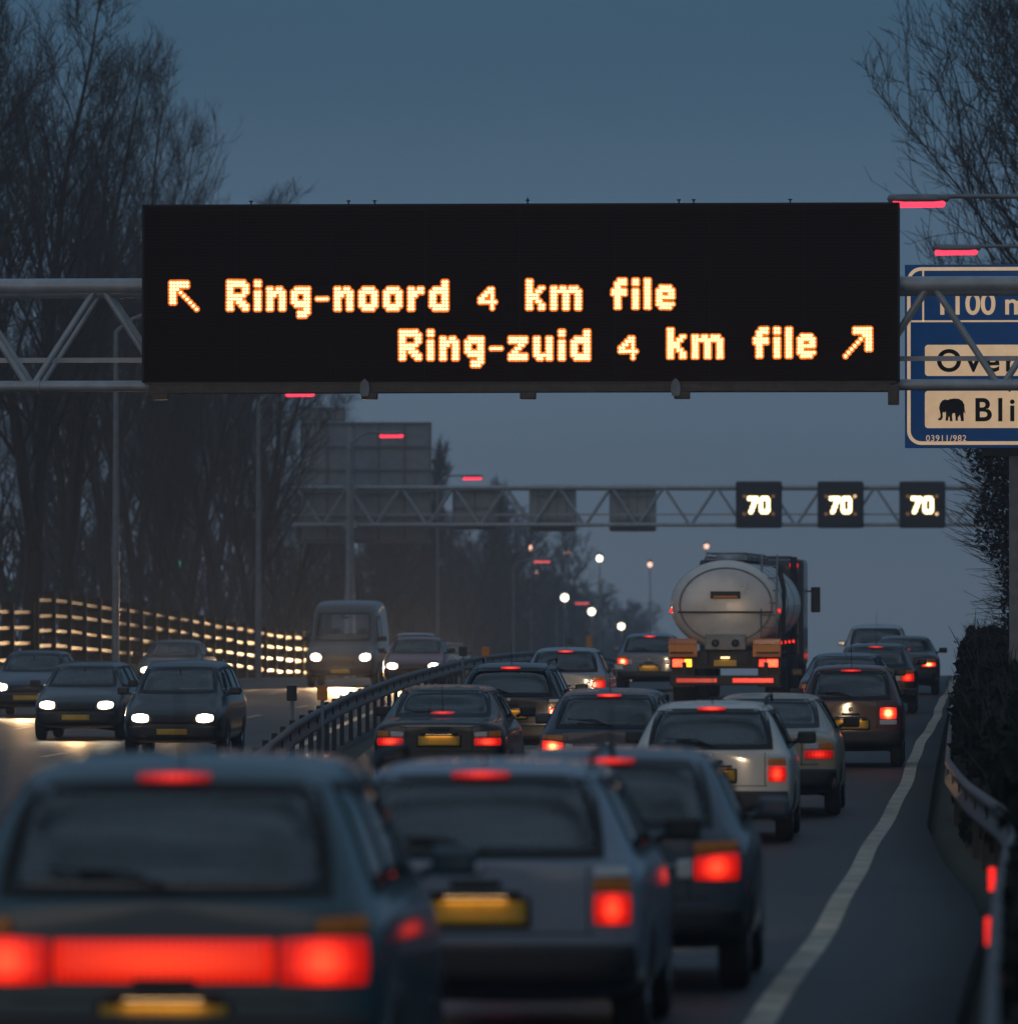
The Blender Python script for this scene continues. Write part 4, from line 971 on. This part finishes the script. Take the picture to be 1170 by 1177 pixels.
# ------------------------------------------------------------------ tanker truck
tk = thing('tanker_truck', 'tanker truck with a pale steel oval tank and orange marker boards', 'tanker truck', (-6.05, 172, rz(178)), R(-1.1))
def ell(mb, prof, n=40, cx_=0, cz_=2.18): mb.lathe(prof, n, 'y', (cx_, 0, cz_), 1.24, 1.0)
mb = MB(); ell(mb, [(0.30, .01), (.31, .25), (.34, .50), (.40, .74), (.48, .88), (.58, .96), (.70, .985), (10.2, .985), (10.35, .93), (10.5, .6), (10.55, .01)]); mb.build('tank', 'steel_tank', tk)
for y in (.74, 3.6, 6.6, 9.6):
    mb = MB(); ell(mb, [(y, .984), (y, .997), (y + .08, .997), (y + .08, .984)]); mb.build('tank_band', 'alloy', tk)
mb = MB(); ell(mb, [(.425, .80), (.415, .815), (.425, .835), (.445, .83)]); mb.build('weld_seam', 'galvanised_dull', tk)
mb = MB(); mb.bbox((0, .36, 1.36), (.9, .22, .34), .03); mb.box((0, .245, 1.36), (.012, .012, .30)); cb = mb.build('valve_cabinet', 'galvanised_dull', tk)
for s in (-.22, .22):
    mb = MB(); mb.lathe([(-.05, .02), (-.05, .085), (0, .085), (.03, .06)], 14, 'y', (s, .22, 1.34)); mb.tube([(s - .08, .16, 1.34), (s + .08, .16, 1.40)], .014, 6); mb.build('valve', 'plate_dark', cb)
mb = MB(); mb.box((0, .30, 2.02), (2.1, .06, .045)); mb.box((0, .27, 2.40), (.66, .03, .16)); mb.build('placard_rail', 'plate_dark', tk)
mb = MB(); mb.box((0, .25, 2.36), (.52, .02, .05)); mb.build('placard', 'marker_orange', tk)
mb = MB()
for s in (-.45, .45): mb.tube([(s, .9, 3.24), (s, 10, 3.24)], .03, 6)
mb.box((0, 5.4, 3.19), (.9, 9.2, .04))
for y in (1.0, 3, 5, 7, 9): mb.tube([(-.45, y, 3.16), (-.45, y, 3.32), (.45, y, 3.32), (.45, y, 3.16)], .025, 6)
mb.build('catwalk', 'galvanised_dull', tk)
for y in (2.2, 5.1, 8.0):
    mb = MB(); mb.lathe([(0, .3), (.12, .3), (.14, .24), (.17, .01)], 18, 'z', (0, y, 3.17)); mb.build('manhole', 'alloy', tk)
mb = MB()
for s in (.78, 1.12): mb.tube([(s, .42, 1.0), (s, .34, 1.9), (s, .62, 2.9), (s, .8, 3.28)], .025, 6)
for k in range(8):
    z = 1.15 + k * .27; y = lerp(z, [1.0, 1.9, 2.9, 3.28], [.42, .34, .62, .8]); mb.tube([(.78, y, z), (1.12, y, z)], .018, 6)
mb.build('ladder', 'galvanised_dull', tk)
mb = MB(); mb.box((-.45, 5.2, 1.02), (.12, 10.2, .26)); mb.box((.45, 5.2, 1.02), (.12, 10.2, .26)); mb.box((0, .55, 1.05), (2.3, .3, .2)); mb.box((0, .35, .93), (2.44, .12, .30))
for y in (1.2, 2.5, 3.8): mb.box((0, y, 1.0), (.9, .12, .2))
mb.build('chassis', 'chassis', tk)
mb = MB(); mb.bbox((0, .12, .52), (2.42, .14, .22), .03); 
for s in (-.9, .9): mb.box((s, .2, .72), (.1, .1, .4))
mb.build('rear_bumper', 'chassis', tk)
for s in (-1, 1):
    mb = MB(); mb.bbox((s * .92, .27, .90), (.50, .08, .22), .02); bo = mb.build('light_cluster', 'chassis', tk)
    MB().bbox((s * 1.04, .215, .90), (.24, .04, .17), .012).build('brake_lens', 'brake_hot_plain', bo)
    MB().bbox((s * .82, .215, .90), (.16, .04, .17), .012).build('indicator_lens', 'indicator' if s < 0 else 'brake_plain', bo)
    MB().bbox((s * .92, .09, 1.24), (.62, .05, .40), .012).build('marker_board', 'marker_orange', tk)
    MB().bbox((s * .92, .055, 1.37), (.60, .02, .11), .008).build('reflector_strip', 'red_lens', tk)
    MB().bbox((s * .62, .04, .52), (.9, .03, .10), .01).build('bumper_light', 'brake' if s < 0 else 'tail_plain', tk)
    MB().bbox((s * 1.19, .2, 2.05), (.07, .06, .1), .02).build('marker_light', 'tail_plain', tk)
    mb = MB(); mb.bbox((s * .95, 1.7, 1.13), (.5, 3.6, .04), .012); mb.box((s * .95, .62, .62), (.5, .02, .5)); mb.build('mudguard', 'black_plastic', tk)
    for y in (1.25, 2.55, 3.85, 9.2, 13.3):
        w = MB().lathe([(-.16, .3), (-.17, .47), (-.12, .51), (.12, .51), (.17, .47), (.16, .3)], 28, 'x').build('wheel', 'tyre', tk, (s * 1.02, y, .51))
        MB().lathe([(.10, .01), (.12, .1), (.05, .14), (.05, .26), (.15, .31), (-.15, .31), (-.02, .2), (-.02, .01)], 24, 'x').build('rim', 'alloy', w)
for y in (.6, 2.6, 4.6, 6.6):
    MB().bbox((1.21, y, 1.35), (.05, .12, .07), .015).build('side_marker', 'brake_plain', tk)
MB().bbox((0, .20, .90), (.5, .03, .14), .01).build('number_plate', 'plate_yellow', tk)
MB().bbox((.0, .17, 1.02), (.2, .04, .04), .01).build('plate_lamp', 'plate_lamp', tk)
mb = MB(); mb.tube([(1.08, .9, .9), (1.22, .95, 1.3), (1.26, 1.0, 2.5), (1.12, 1.1, 3.1)], .055, 8); mb.tube([(.98, .6, 1.1), (1.18, .7, 1.35), (1.20, .8, 2.2)], .04, 8); mb.build('hose', 'black_plastic', tk)
mb = MB(); mb.bbox((0, 12.6, 2.0), (2.46, 2.2, 2.5), .12); mb.bbox((0, 12.8, 3.28), (1.8, 1.0, .1), .04); cab = mb.build('cab', 'cab_dark', tk)
MB().bbox((0, 11.48, 2.5), (1.5, .04, .5), .03).build('rear_window', 'glass', cab)
for s in (-1, 1):
    mb = MB(); mb.bbox((s * 1.42, 13.5, 2.3), (.22, .12, .6), .03); mb.tube([(s * 1.2, 13.5, 2.5), (s * 1.4, 13.5, 2.5)], .02, 6); mb.build('door_mirror', 'black_plastic', cab)
    MB().tube([(s * 1.0, 11.3, .9), (s * 1.0, 11.3, 3.3)], .08, 10).build('exhaust_stack', 'chassis', tk)
    MB().bbox((s * 1.0, 11.42, 3.1), (.2, .06, .1), .02).build('roof_marker', 'tail_plain', cab)
# ------------------------------------------------------------------ bare trees
def prisms(segs, n):      # segs: list of (p0, p1, r0, r1) -> open tapered prisms, vectorised
    a = np.array([s[0] for s in segs]); b = np.array([s[1] for s in segs]); r0 = np.array([s[2] for s in segs]); r1 = np.array([s[3] for s in segs])
    d = b - a; d /= np.maximum(np.linalg.norm(d, axis=1, keepdims=True), 1e-6)
    ref = np.where(np.abs(d[:, 2:3]) > .9, np.array([[1., 0, 0]]), np.array([[0, 0, 1.]]))
    u = np.cross(d, ref); u /= np.maximum(np.linalg.norm(u, axis=1, keepdims=True), 1e-6); v = np.cross(d, u)
    N = len(segs); V = np.zeros((N, 2 * n, 3))
    for k in range(n):
        t = 2 * math.pi * k / n; o = u * math.cos(t) + v * math.sin(t)
        V[:, k] = a + o * r0[:, None]; V[:, n + k] = b + o * r1[:, None]
    base = (np.arange(N) * 2 * n)[:, None]
    Fc = np.concatenate([base + np.array([[k, (k + 1) % n, n + (k + 1) % n, n + k]]) for k in range(n)], axis=1).reshape(-1, 4)
    return V.reshape(-1, 3), Fc
def np_mesh(name, parts):
    vs = []; fs = []; o = 0
    for V, Fc in parts: vs.append(V); fs.append(Fc + o); o += len(V)
    V = np.concatenate(vs); Fc = np.concatenate(fs)
    me = bpy.data.meshes.new(name); me.vertices.add(len(V)); me.vertices.foreach_set('co', V.astype(np.float32).ravel())
    me.loops.add(Fc.size); me.loops.foreach_set('vertex_index', Fc.astype(np.int32).ravel())
    me.polygons.add(len(Fc)); me.polygons.foreach_set('loop_start', (np.arange(len(Fc)) * 4).astype(np.int32)); me.polygons.foreach_set('loop_total', np.full(len(Fc), 4, np.int32))
    me.update(calc_edges=True); return me

def gen_tree(seed, H=20., stems=2, spread=.30, ang=(24, 42), n1=30, n2=9, n3=6, n4=3, fork=.16, tw=1., low=.12):
    rg = random.Random(seed); trunk = []; limb = []; twig = []
    def rv(s): return Vector((rg.gauss(0, s), rg.gauss(0, s), rg.gauss(0, s)))
    def grow_(p, d, L, r, up, k, out, taper=.25, wob=.10):
        pts = [(p.copy(), r)]
        for i in range(k):
            d = (d + rv(wob) + Vector((0, 0, up / k))).normalized(); p = p + d * (L / k); rr = r * (1 - (1 - taper) * (i + 1) / k); pts.append((p.copy(), rr))
        for q in range(k): out.append((pts[q][0][:], pts[q + 1][0][:], pts[q][1], pts[q + 1][1]))
        return pts
    def along(pts, t):
        x = t * (len(pts) - 1); i = min(int(x), len(pts) - 2); f = x - i
        return pts[i][0].lerp(pts[i + 1][0], f), (pts[i + 1][0] - pts[i][0]).normalized(), pts[i][1] * (1 - f) + pts[i + 1][1] * f
    def off(d, a, az):
        u = d.orthogonal().normalized(); v = d.cross(u); return (d * math.cos(a) + (u * math.cos(az) + v * math.sin(az)) * math.sin(a)).normalized()
    r0 = H * .0135
    base = grow_(Vector((0, 0, -.5)), Vector((rg.gauss(0, .04), rg.gauss(0, .04), 1)), H * fork + .5, r0 * 1.25, .1, 3, trunk, .85, .03)
    top = base[-1][0]; az0 = rg.uniform(0, 6.28)
    for s in range(stems):
        a = R(rg.uniform(9, 17)) if stems > 1 else R(2)
        d = off(Vector((0, 0, 1)), a, az0 + s * 6.283 / stems + rg.gauss(0, .3)); L = H * (1 - fork) * rg.uniform(.86, 1.0)
        st = grow_(top, d, L, r0 * (.95 if stems == 1 else .78), .45, 9, trunk, .10, .045)
        az = rg.uniform(0, 6.28)
        for i in range(n1):
            t = low + (1 - low) * (i + rg.random() * .8) / n1
            if t > .985: continue
            az += 2.4 + rg.gauss(0, .35); p, dd, rr = along(st, t)
            prof = (1 - t) ** .55 * (.55 + .9 * min(1, t / .35)) if t < .9 else .30
            L1 = H * spread * prof * rg.uniform(.7, 1.2)
            b1 = grow_(p, off(dd, R(rg.uniform(*ang)), az), L1, max(.018, rr * .42), .75, 5, limb, .22, .10)
            az2 = rg.uniform(0, 6.28)
            for j in range(max(3, int(n2 * (.5 + .6 * L1 / (H * spread))))):
                t2 = .15 + .85 * (j + rg.random()) / n2
                if t2 > .99: t2 = rg.uniform(.4, .99)
                az2 += 2.4; p2, d2, r2 = along(b1, t2); L2 = max(.7, L1 * .42 * (1 - .55 * t2) * rg.uniform(.7, 1.3))
                b2 = grow_(p2, off(d2, R(rg.uniform(25, 50)), az2), L2, max(.011 * tw, r2 * .5), .6, 3, twig, .45, .13)
                for k in range(n3):
                    t3 = rg.uniform(.15, 1); p3, d3, r3 = along(b2, t3); L3 = max(.4, L2 * .5 * rg.uniform(.6, 1.2))
                    b3 = grow_(p3, off(d3, R(rg.uniform(22, 50)), rg.uniform(0, 6.28)), L3, max(.008 * tw, r3 * .6), .4, 2, twig, .6, .12)
                    for m in range(n4):
                        p4, d4, r4 = along(b3, rg.uniform(.2, 1)); grow_(p4, off(d4, R(rg.uniform(20, 55)), rg.uniform(0, 6.28)), rg.uniform(.25, .6), max(.0065 * tw, r4 * .6), .3, 1, twig, .7, .1)
    return np_mesh('trunk', [prisms(trunk, 8)]), np_mesh('crown', [prisms(limb, 5), prisms(twig, 3)])

VAR = [gen_tree(11, 20, 2, .26, n1=28, n4=2), gen_tree(23, 20, 3, .22, n1=22, n4=2), gen_tree(37, 20, 2, .30, n1=24, fork=.22, n4=2), gen_tree(41, 20, 1, .24, n1=46, ang=(18, 34), fork=.1)]
FARV = [gen_tree(53, 20, 1, .17, n1=50, ang=(14, 28), n2=8, n3=5, n4=2, fork=.05, tw=3.2, low=.04), gen_tree(59, 20, 2, .24, n1=30, n2=8, n3=5, n4=2, fork=.08, tw=3.0, low=.05), gen_tree(61, 20, 3, .28, n1=24, n2=7, n3=5, n4=2, fork=.05, tw=2.6, low=.03)]
def tree(px, y, top, var, label, group, widen=1., base=None, name='bare_tree', rz_=None):
    x = ax(px, y); z = (bankz(y) if base is None else base); Ht = at(px, top, y).z - z
    o = thing(name, label, 'tree', (x, y, z), random.Random(int(px * 7 + y)).uniform(0, 6.28) if rz_ is None else rz_, group); s = Ht / 20
    o.scale = (s * widen, s * widen, s)
    link('trunk', var[0], 'bark', o) if not var[0].materials else plink('trunk', var[0], 'bark', o)
    link('crown', var[1], 'twig', o) if not var[1].materials else plink('crown', var[1], 'twig', o)
    return o
GT = 'bare roadside trees behind the board fence'
near = [(-38, 214, -70, 1, 'tall bare tree cut by the left edge of the view'), (36, 224, -40, 0, 'tallest bare tree, forking above the green lit signs'), (88, 246, 22, 1, 'tall many-stemmed bare tree right of the tallest one'), (128, 262, 62, 2, 'bare tree rising behind the left truss of the near gantry'),
        (156, 284, 135, 0, 'bare tree whose crown meets the left edge of the message board'), (190, 300, 232, 3, 'slim bare tree behind the lower left corner of the message board'), (214, 296, 214, 0, 'forked bare tree trunk just below the message board arrow'), (252, 318, 238, 2, 'bare tree under the message board, right of the forked trunk'),
        (296, 330, 300, 1, 'bare tree beside the lamp post under the message board'), (326, 352, 405, 0, 'lower bare tree touching the large grey sign back')]
for (px, y, t, v, lab) in near: tree(px, y, t, VAR[v], lab, GT, .78 if px > 60 and px < 200 else .95)
for k, (px, y, t) in enumerate([(2, 300, 290), (52, 322, 330), (98, 342, 350), (140, 352, 370), (176, 364, 380), (236, 386, 390), (272, 404, 400), (312, 420, 470), (344, 440, 500), (20, 380, 380), (76, 400, 400), (120, 420, 420), (205, 440, 440), (258, 460, 470)][::2]):
    tree(px, y, t, VAR[(k * 3 + 1) % 4], 'dim bare tree filling the gaps behind the taller roadside trees', 'dim bare trees of the second row', 1.2)
GH = 'hazy far trees along the bend'
far = [(386, 470, 458, 0, 'slim far tree standing up behind the top of the grey sign back'), (492, 540, 484, 0, 'slender far tree at the right edge of the grey sign back'), (568, 640, 532, 0, 'slender far tree crossing the far gantry beam, right of the sign back')]
for (px, y, t, v, lab) in far: tree(px, y, t, FARV[v], lab, GH, .9, rz(y) - 1.5)
for k, (px, y, t) in enumerate([(360, 480, 560), (420, 500, 545), (450, 520, 590), (508, 560, 560), (528, 600, 600), (548, 640, 575), (584, 660, 562), (600, 690, 590), (618, 720, 640), (632, 760, 655), (648, 800, 662), (664, 840, 668), (682, 900, 672), (700, 960, 682), (716, 1020, 692), (732, 1100, 708), (746, 1180, 722), (470, 600, 630), (400, 560, 620), (560, 700, 640)]):
    tree(px, y, t, FARV[(1, 2, 0, 2)[k % 4]], 'hazy grey tree in the far row sinking towards the tanker truck', GH, 1.5, rz(y) - 2)
# thicket under the far trees
def thicket(name, n, pts, hfun, seed, mat='twig', r=(.03, .06)):
    rg = random.Random(seed); segs = []
    for i in range(n):
        t = rg.random(); y = pts[0][1] + (pts[-1][1] - pts[0][1]) * t
        x = np.interp(y, [p[1] for p in pts], [p[0] for p in pts]) + rg.gauss(0, 3.0); z = np.interp(y, [p[1] for p in pts], [p[2] for p in pts])
        h = hfun(y) * rg.uniform(0, 1) ** 1.25
        d = Vector((rg.gauss(0, .45), rg.gauss(0, .45), 1)).normalized() * rg.uniform(.7, 2.0); rr = rg.uniform(*r) * (.6 + y / 700)
        segs.append(((x, y, z + h), (x + d.x, y + d.y, z + h + d.z), rr, rr * .4))
    me = np_mesh(name, [prisms(segs, 3)]); o = link(name, me, mat); o['kind'] = 'stuff'; return o
thicket('thicket', 34000, [(ax(-60, 330), 330, -1.6), (ax(200, 400), 400, -3.2), (ax(360, 480), 480, -6.2), (ax(480, 620), 620, -8.5), (ax(600, 800), 800, -11), (ax(700, 1050), 1050, -13.5), (ax(760, 1300), 1300, -15.5)], lambda y: lerp(y, [330, 480, 800, 1300], [7.5, 8., 8.5, 7]), 5)
# right-hand side: bare tree, ivy tree, hedge
tr = gen_tree(77, 20, 3, .36, ang=(30, 52), n1=30, n2=10, n3=6, n4=3, fork=.14, tw=1.35, low=.10)
tree(1290, 205, -130, tr, 'large bare tree above the blue direction sign', None, .88, rz(205), rz_=2.1)
tree(1330, 196, -40, tr, 'bare tree cut by the right edge behind the blue sign', None, 1.1, rz(196), rz_=4.4)
def leaf_mass(n, fn, size, seed):
    rg = random.Random(seed); V = []; Fc = []
    for i in range(n):
        c = fn(rg); a = Vector((rg.gauss(0, 1), rg.gauss(0, 1), rg.gauss(0, 1))).normalized(); b = a.orthogonal().normalized(); b.rotate(Matrix.Rotation(rg.uniform(0, 6.28), 3, a)); e = a.cross(b)
        s = size * rg.uniform(.5, 1.4); o = len(V)
        V += [c - b * s, c + e * s * .55, c + b * s, c - e * s * .55]; Fc.append((o, o + 1, o + 2, o + 3))
    return np.array([v[:] for v in V]), np.array(Fc)
YI = 150
def ivy(rg):
    z = rg.uniform(0, 1) ** .8 * 8.6
    r = lerp(z, [0, 2, 4.7, 6, 7.6, 8.6], [2.0, 2.12, 2.88, 3.1, 2.6, .8]) * (rg.random() ** .38); az = rg.uniform(0, 6.283)
    r *= .94 + .07 * math.sin(az * 5 + z * 1.3) + .05 * math.sin(z * 4 + az * 2)
    return Vector((r * math.cos(az) + .05 * z, r * math.sin(az), z + .1))
ivt = thing('ivy_tree', 'dense dark ivy covered tree leaning over the hard shoulder below the blue sign', 'tree', (2.0, YI, rz(YI)))
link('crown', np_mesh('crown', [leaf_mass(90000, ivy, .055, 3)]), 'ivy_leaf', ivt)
link('trunk', np_mesh('trunk', [prisms([((0, 0, -.4), (.15, .1, 5), .42, .3), ((.15, .1, 5), (.4, 0, 8.0), .3, .1), ((.15, .1, 4), (-1.2, .5, 6.8), .18, .06), ((.15, .1, 3.4), (1.6, -.5, 6.6), .18, .06)], 10)]), 'bark', ivt)
tg = []
rg = random.Random(9)
for i in range(16000):
    c = ivy(rg); d = (Vector((c.x, c.y, (c.z - 4) * .5)).normalized() + Vector((0, 0, .6)) + Vector((rg.gauss(0, .4), rg.gauss(0, .4), rg.gauss(0, .3)))).normalized() * rg.uniform(.2, .7)
    c2 = Vector((c.x * 1.08, c.y * 1.08, c.z)); tg.append((c2[:], (c2 + d)[:], .0075, .004))
link('twigs', np_mesh('twigs', [prisms(tg, 3)]), 'twig', ivt)
def hedge(rg):
    y = 24 + 226 * rg.random() ** .8
    hh = (1.15 + .22 * math.sin(y * .31) + .15 * math.sin(y * .93 + 2)) * lerp(y, [24, 60, 100, 150, 200, 250], [1.0, .9, 1.05, 1.25, .9, .7]); u = rg.random() ** .5
    z = hh * rg.random() ** .6
    x = railx(y) + .30 + (1 - (z / hh) ** 3 * .6) * .0 + rg.random() ** 1.6 * 2.0 + .10 * math.sin(y * 1.7 + z * 3) + .14 * math.sin(y * .53) + abs(rg.gauss(0, .05)) * -1
    return Vector((x, y, rz(y) + z * (1 if x < railx(y) + 2 else .9)))
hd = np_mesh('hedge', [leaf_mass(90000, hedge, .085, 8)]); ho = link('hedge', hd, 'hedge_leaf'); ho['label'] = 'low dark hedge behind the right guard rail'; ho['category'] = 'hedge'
tg = []
for i in range(5200):
    c = hedge(rg); d = Vector((rg.gauss(-.1, .35), rg.gauss(0, .35), 1)).normalized() * rg.uniform(.10, .5)
    zt_ = rz(c.y) + (c.z - rz(c.y)) * 1.06; tg.append(((c.x, c.y, zt_), (c.x + d.x, c.y + d.y, zt_ + d.z), .010, .004))
link('twigs', np_mesh('twigs', [prisms(tg, 3)]), 'twig', ho)

# ------------------------------------------------------------------ haze, sky, sun, camera
hz = MB().box((0, 700, 0), (1, 1, 1)); hzo = hz.build('haze', None); hzo.data.clear_geometry()
mb = MB(); mb.box((-40, 750, 2), (700, 1640, 60)); hzo.data.from_pydata(mb.v, [], mb.f); hzo.data.update(); hzo['kind'] = 'stuff'
hm = bpy.data.materials.new('haze'); hm.use_nodes = True; nt = hm.node_tree; nt.nodes.clear()
out = nt.nodes.new('ShaderNodeOutputMaterial'); pv = nt.nodes.new('ShaderNodeVolumePrincipled')
pv.inputs['Color'].default_value = (.82, .86, .95, 1); pv.inputs['Density'].default_value = .00052; pv.inputs['Anisotropy'].default_value = .25
nt.links.new(pv.outputs['Volume'], out.inputs['Volume']); hzo.data.materials.append(hm)
hm.cycles.homogeneous_volume = True

wd = bpy.data.worlds.new('World'); sc.world = wd; wd.use_nodes = True; nt = wd.node_tree
bg = nt.nodes['Background']; N = nt.nodes; L = nt.links
sky = N.new('ShaderNodeTexSky'); sky.sky_type = 'NISHITA'; sky.sun_disc = False
SUN_EL, SUN_ROT = R(4.0), R(195)
sky.sun_elevation = SUN_EL; sky.sun_rotation = SUN_ROT; sky.dust_density = 1.0; sky.air_density = 1.0; sky.ozone_density = 4.0
# the even blue cloud deck of dusk, brightest low down, mixed with the clear-sky glow of the sun that has gone behind the camera
tc = N.new('ShaderNodeTexCoord'); sx = N.new('ShaderNodeSeparateXYZ'); L.new(tc.outputs['Generated'], sx.inputs['Vector'])
cr = N.new('ShaderNodeValToRGB'); cr.color_ramp.interpolation = 'EASE'
e = cr.color_ramp.elements
e[0].position = 0.0; e[0].color = (.116, .158, .208, 1); e[1].position = 1.; e[1].color = (.16, .23, .31, 1)
for (ps, c) in ((.022, (.098, .154, .222)), (.045, (.068, .125, .200)), (.075, (.034, .079, .136)), (.20, (.058, .102, .155)), (.6, (.11, .165, .23))):
    k = cr.color_ramp.elements.new(ps); k.color = (*c, 1)
L.new(sx.outputs['Z'], cr.inputs['Fac'])
cl = N.new('ShaderNodeMapRange'); cl.inputs['From Min'].default_value = .06; cl.inputs['From Max'].default_value = .5; cl.inputs['To Min'].default_value = .93; cl.inputs['To Max'].default_value = .35; L.new(sx.outputs['Z'], cl.inputs['Value'])
ch = N.new('ShaderNodeMapRange'); ch.inputs['From Min'].default_value = .06; ch.inputs['From Max'].default_value = .5; ch.inputs['To Min'].default_value = 1.06; ch.inputs['To Max'].default_value = 1.9; L.new(sx.outputs['Z'], ch.inputs['Value'])
nz = N.new('ShaderNodeTexNoise'); nz.inputs['Scale'].default_value = 3.5; nz.inputs['Detail'].default_value = 5
mp = N.new('ShaderNodeMapping'); mp.inputs['Scale'].default_value = (1, 1, 3.2); L.new(tc.outputs['Generated'], mp.inputs['Vector']); L.new(mp.outputs['Vector'], nz.inputs['Vector'])
mr = N.new('ShaderNodeMapRange'); mr.inputs['From Min'].default_value = .3; mr.inputs['From Max'].default_value = .7; L.new(cl.outputs['Result'], mr.inputs['To Min']); L.new(ch.outputs['Result'], mr.inputs['To Max'])
L.new(nz.outputs['Fac'], mr.inputs['Value'])
vm = N.new('ShaderNodeVectorMath'); vm.operation = 'SCALE'; L.new(cr.outputs['Color'], vm.inputs[0]); L.new(mr.outputs['Result'], vm.inputs['Scale'])
sc2 = N.new('ShaderNodeVectorMath'); sc2.operation = 'SCALE'; L.new(sky.outputs['Color'], sc2.inputs[0]); sc2.inputs['Scale'].default_value = .012
ad = N.new('ShaderNodeVectorMath'); ad.operation = 'ADD'; L.new(vm.outputs[0], ad.inputs[0]); L.new(sc2.outputs[0], ad.inputs[1])
L.new(ad.outputs[0], bg.inputs['Color']); bg.inputs['Strength'].default_value = 1.0
sl = bpy.data.lights.new('sun', 'SUN'); sl.energy = .25; sl.angle = R(40); sl.color = (1, .80, .64); so = bpy.data.objects.new('sun', sl); col.objects.link(so)
dirv = Vector((math.sin(SUN_ROT) * math.cos(SUN_EL), math.cos(SUN_ROT) * math.cos(SUN_EL), math.sin(SUN_EL + R(8))))
so.rotation_euler = dirv.to_track_quat('Z', 'Y').to_euler()

cd = bpy.data.cameras.new('camera'); cam = bpy.data.objects.new('camera', cd); col.objects.link(cam); sc.camera = cam
cam.location = (0, 0, CAMZ); cam.rotation_euler = (R(90) + PITCH, 0, YAW); cd.sensor_fit = 'HORIZONTAL'; cd.sensor_width = 36; cd.lens = F / 1170 * 36
cd.clip_start = .5; cd.clip_end = 20000
cd.dof.use_dof = True; cd.dof.focus_distance = 121; cd.dof.aperture_fstop = 3.6; cd.dof.aperture_blades = 0
vs_ = sc.view_settings; vs_.view_transform = 'Standard'; vs_.look = 'None'; vs_.exposure = 0; vs_.gamma = 1
sc.cycles.use_denoising = True
sc.cycles.max_bounces = 6; sc.cycles.volume_bounces = 0; sc.cycles.sample_clamp_indirect = 3.0
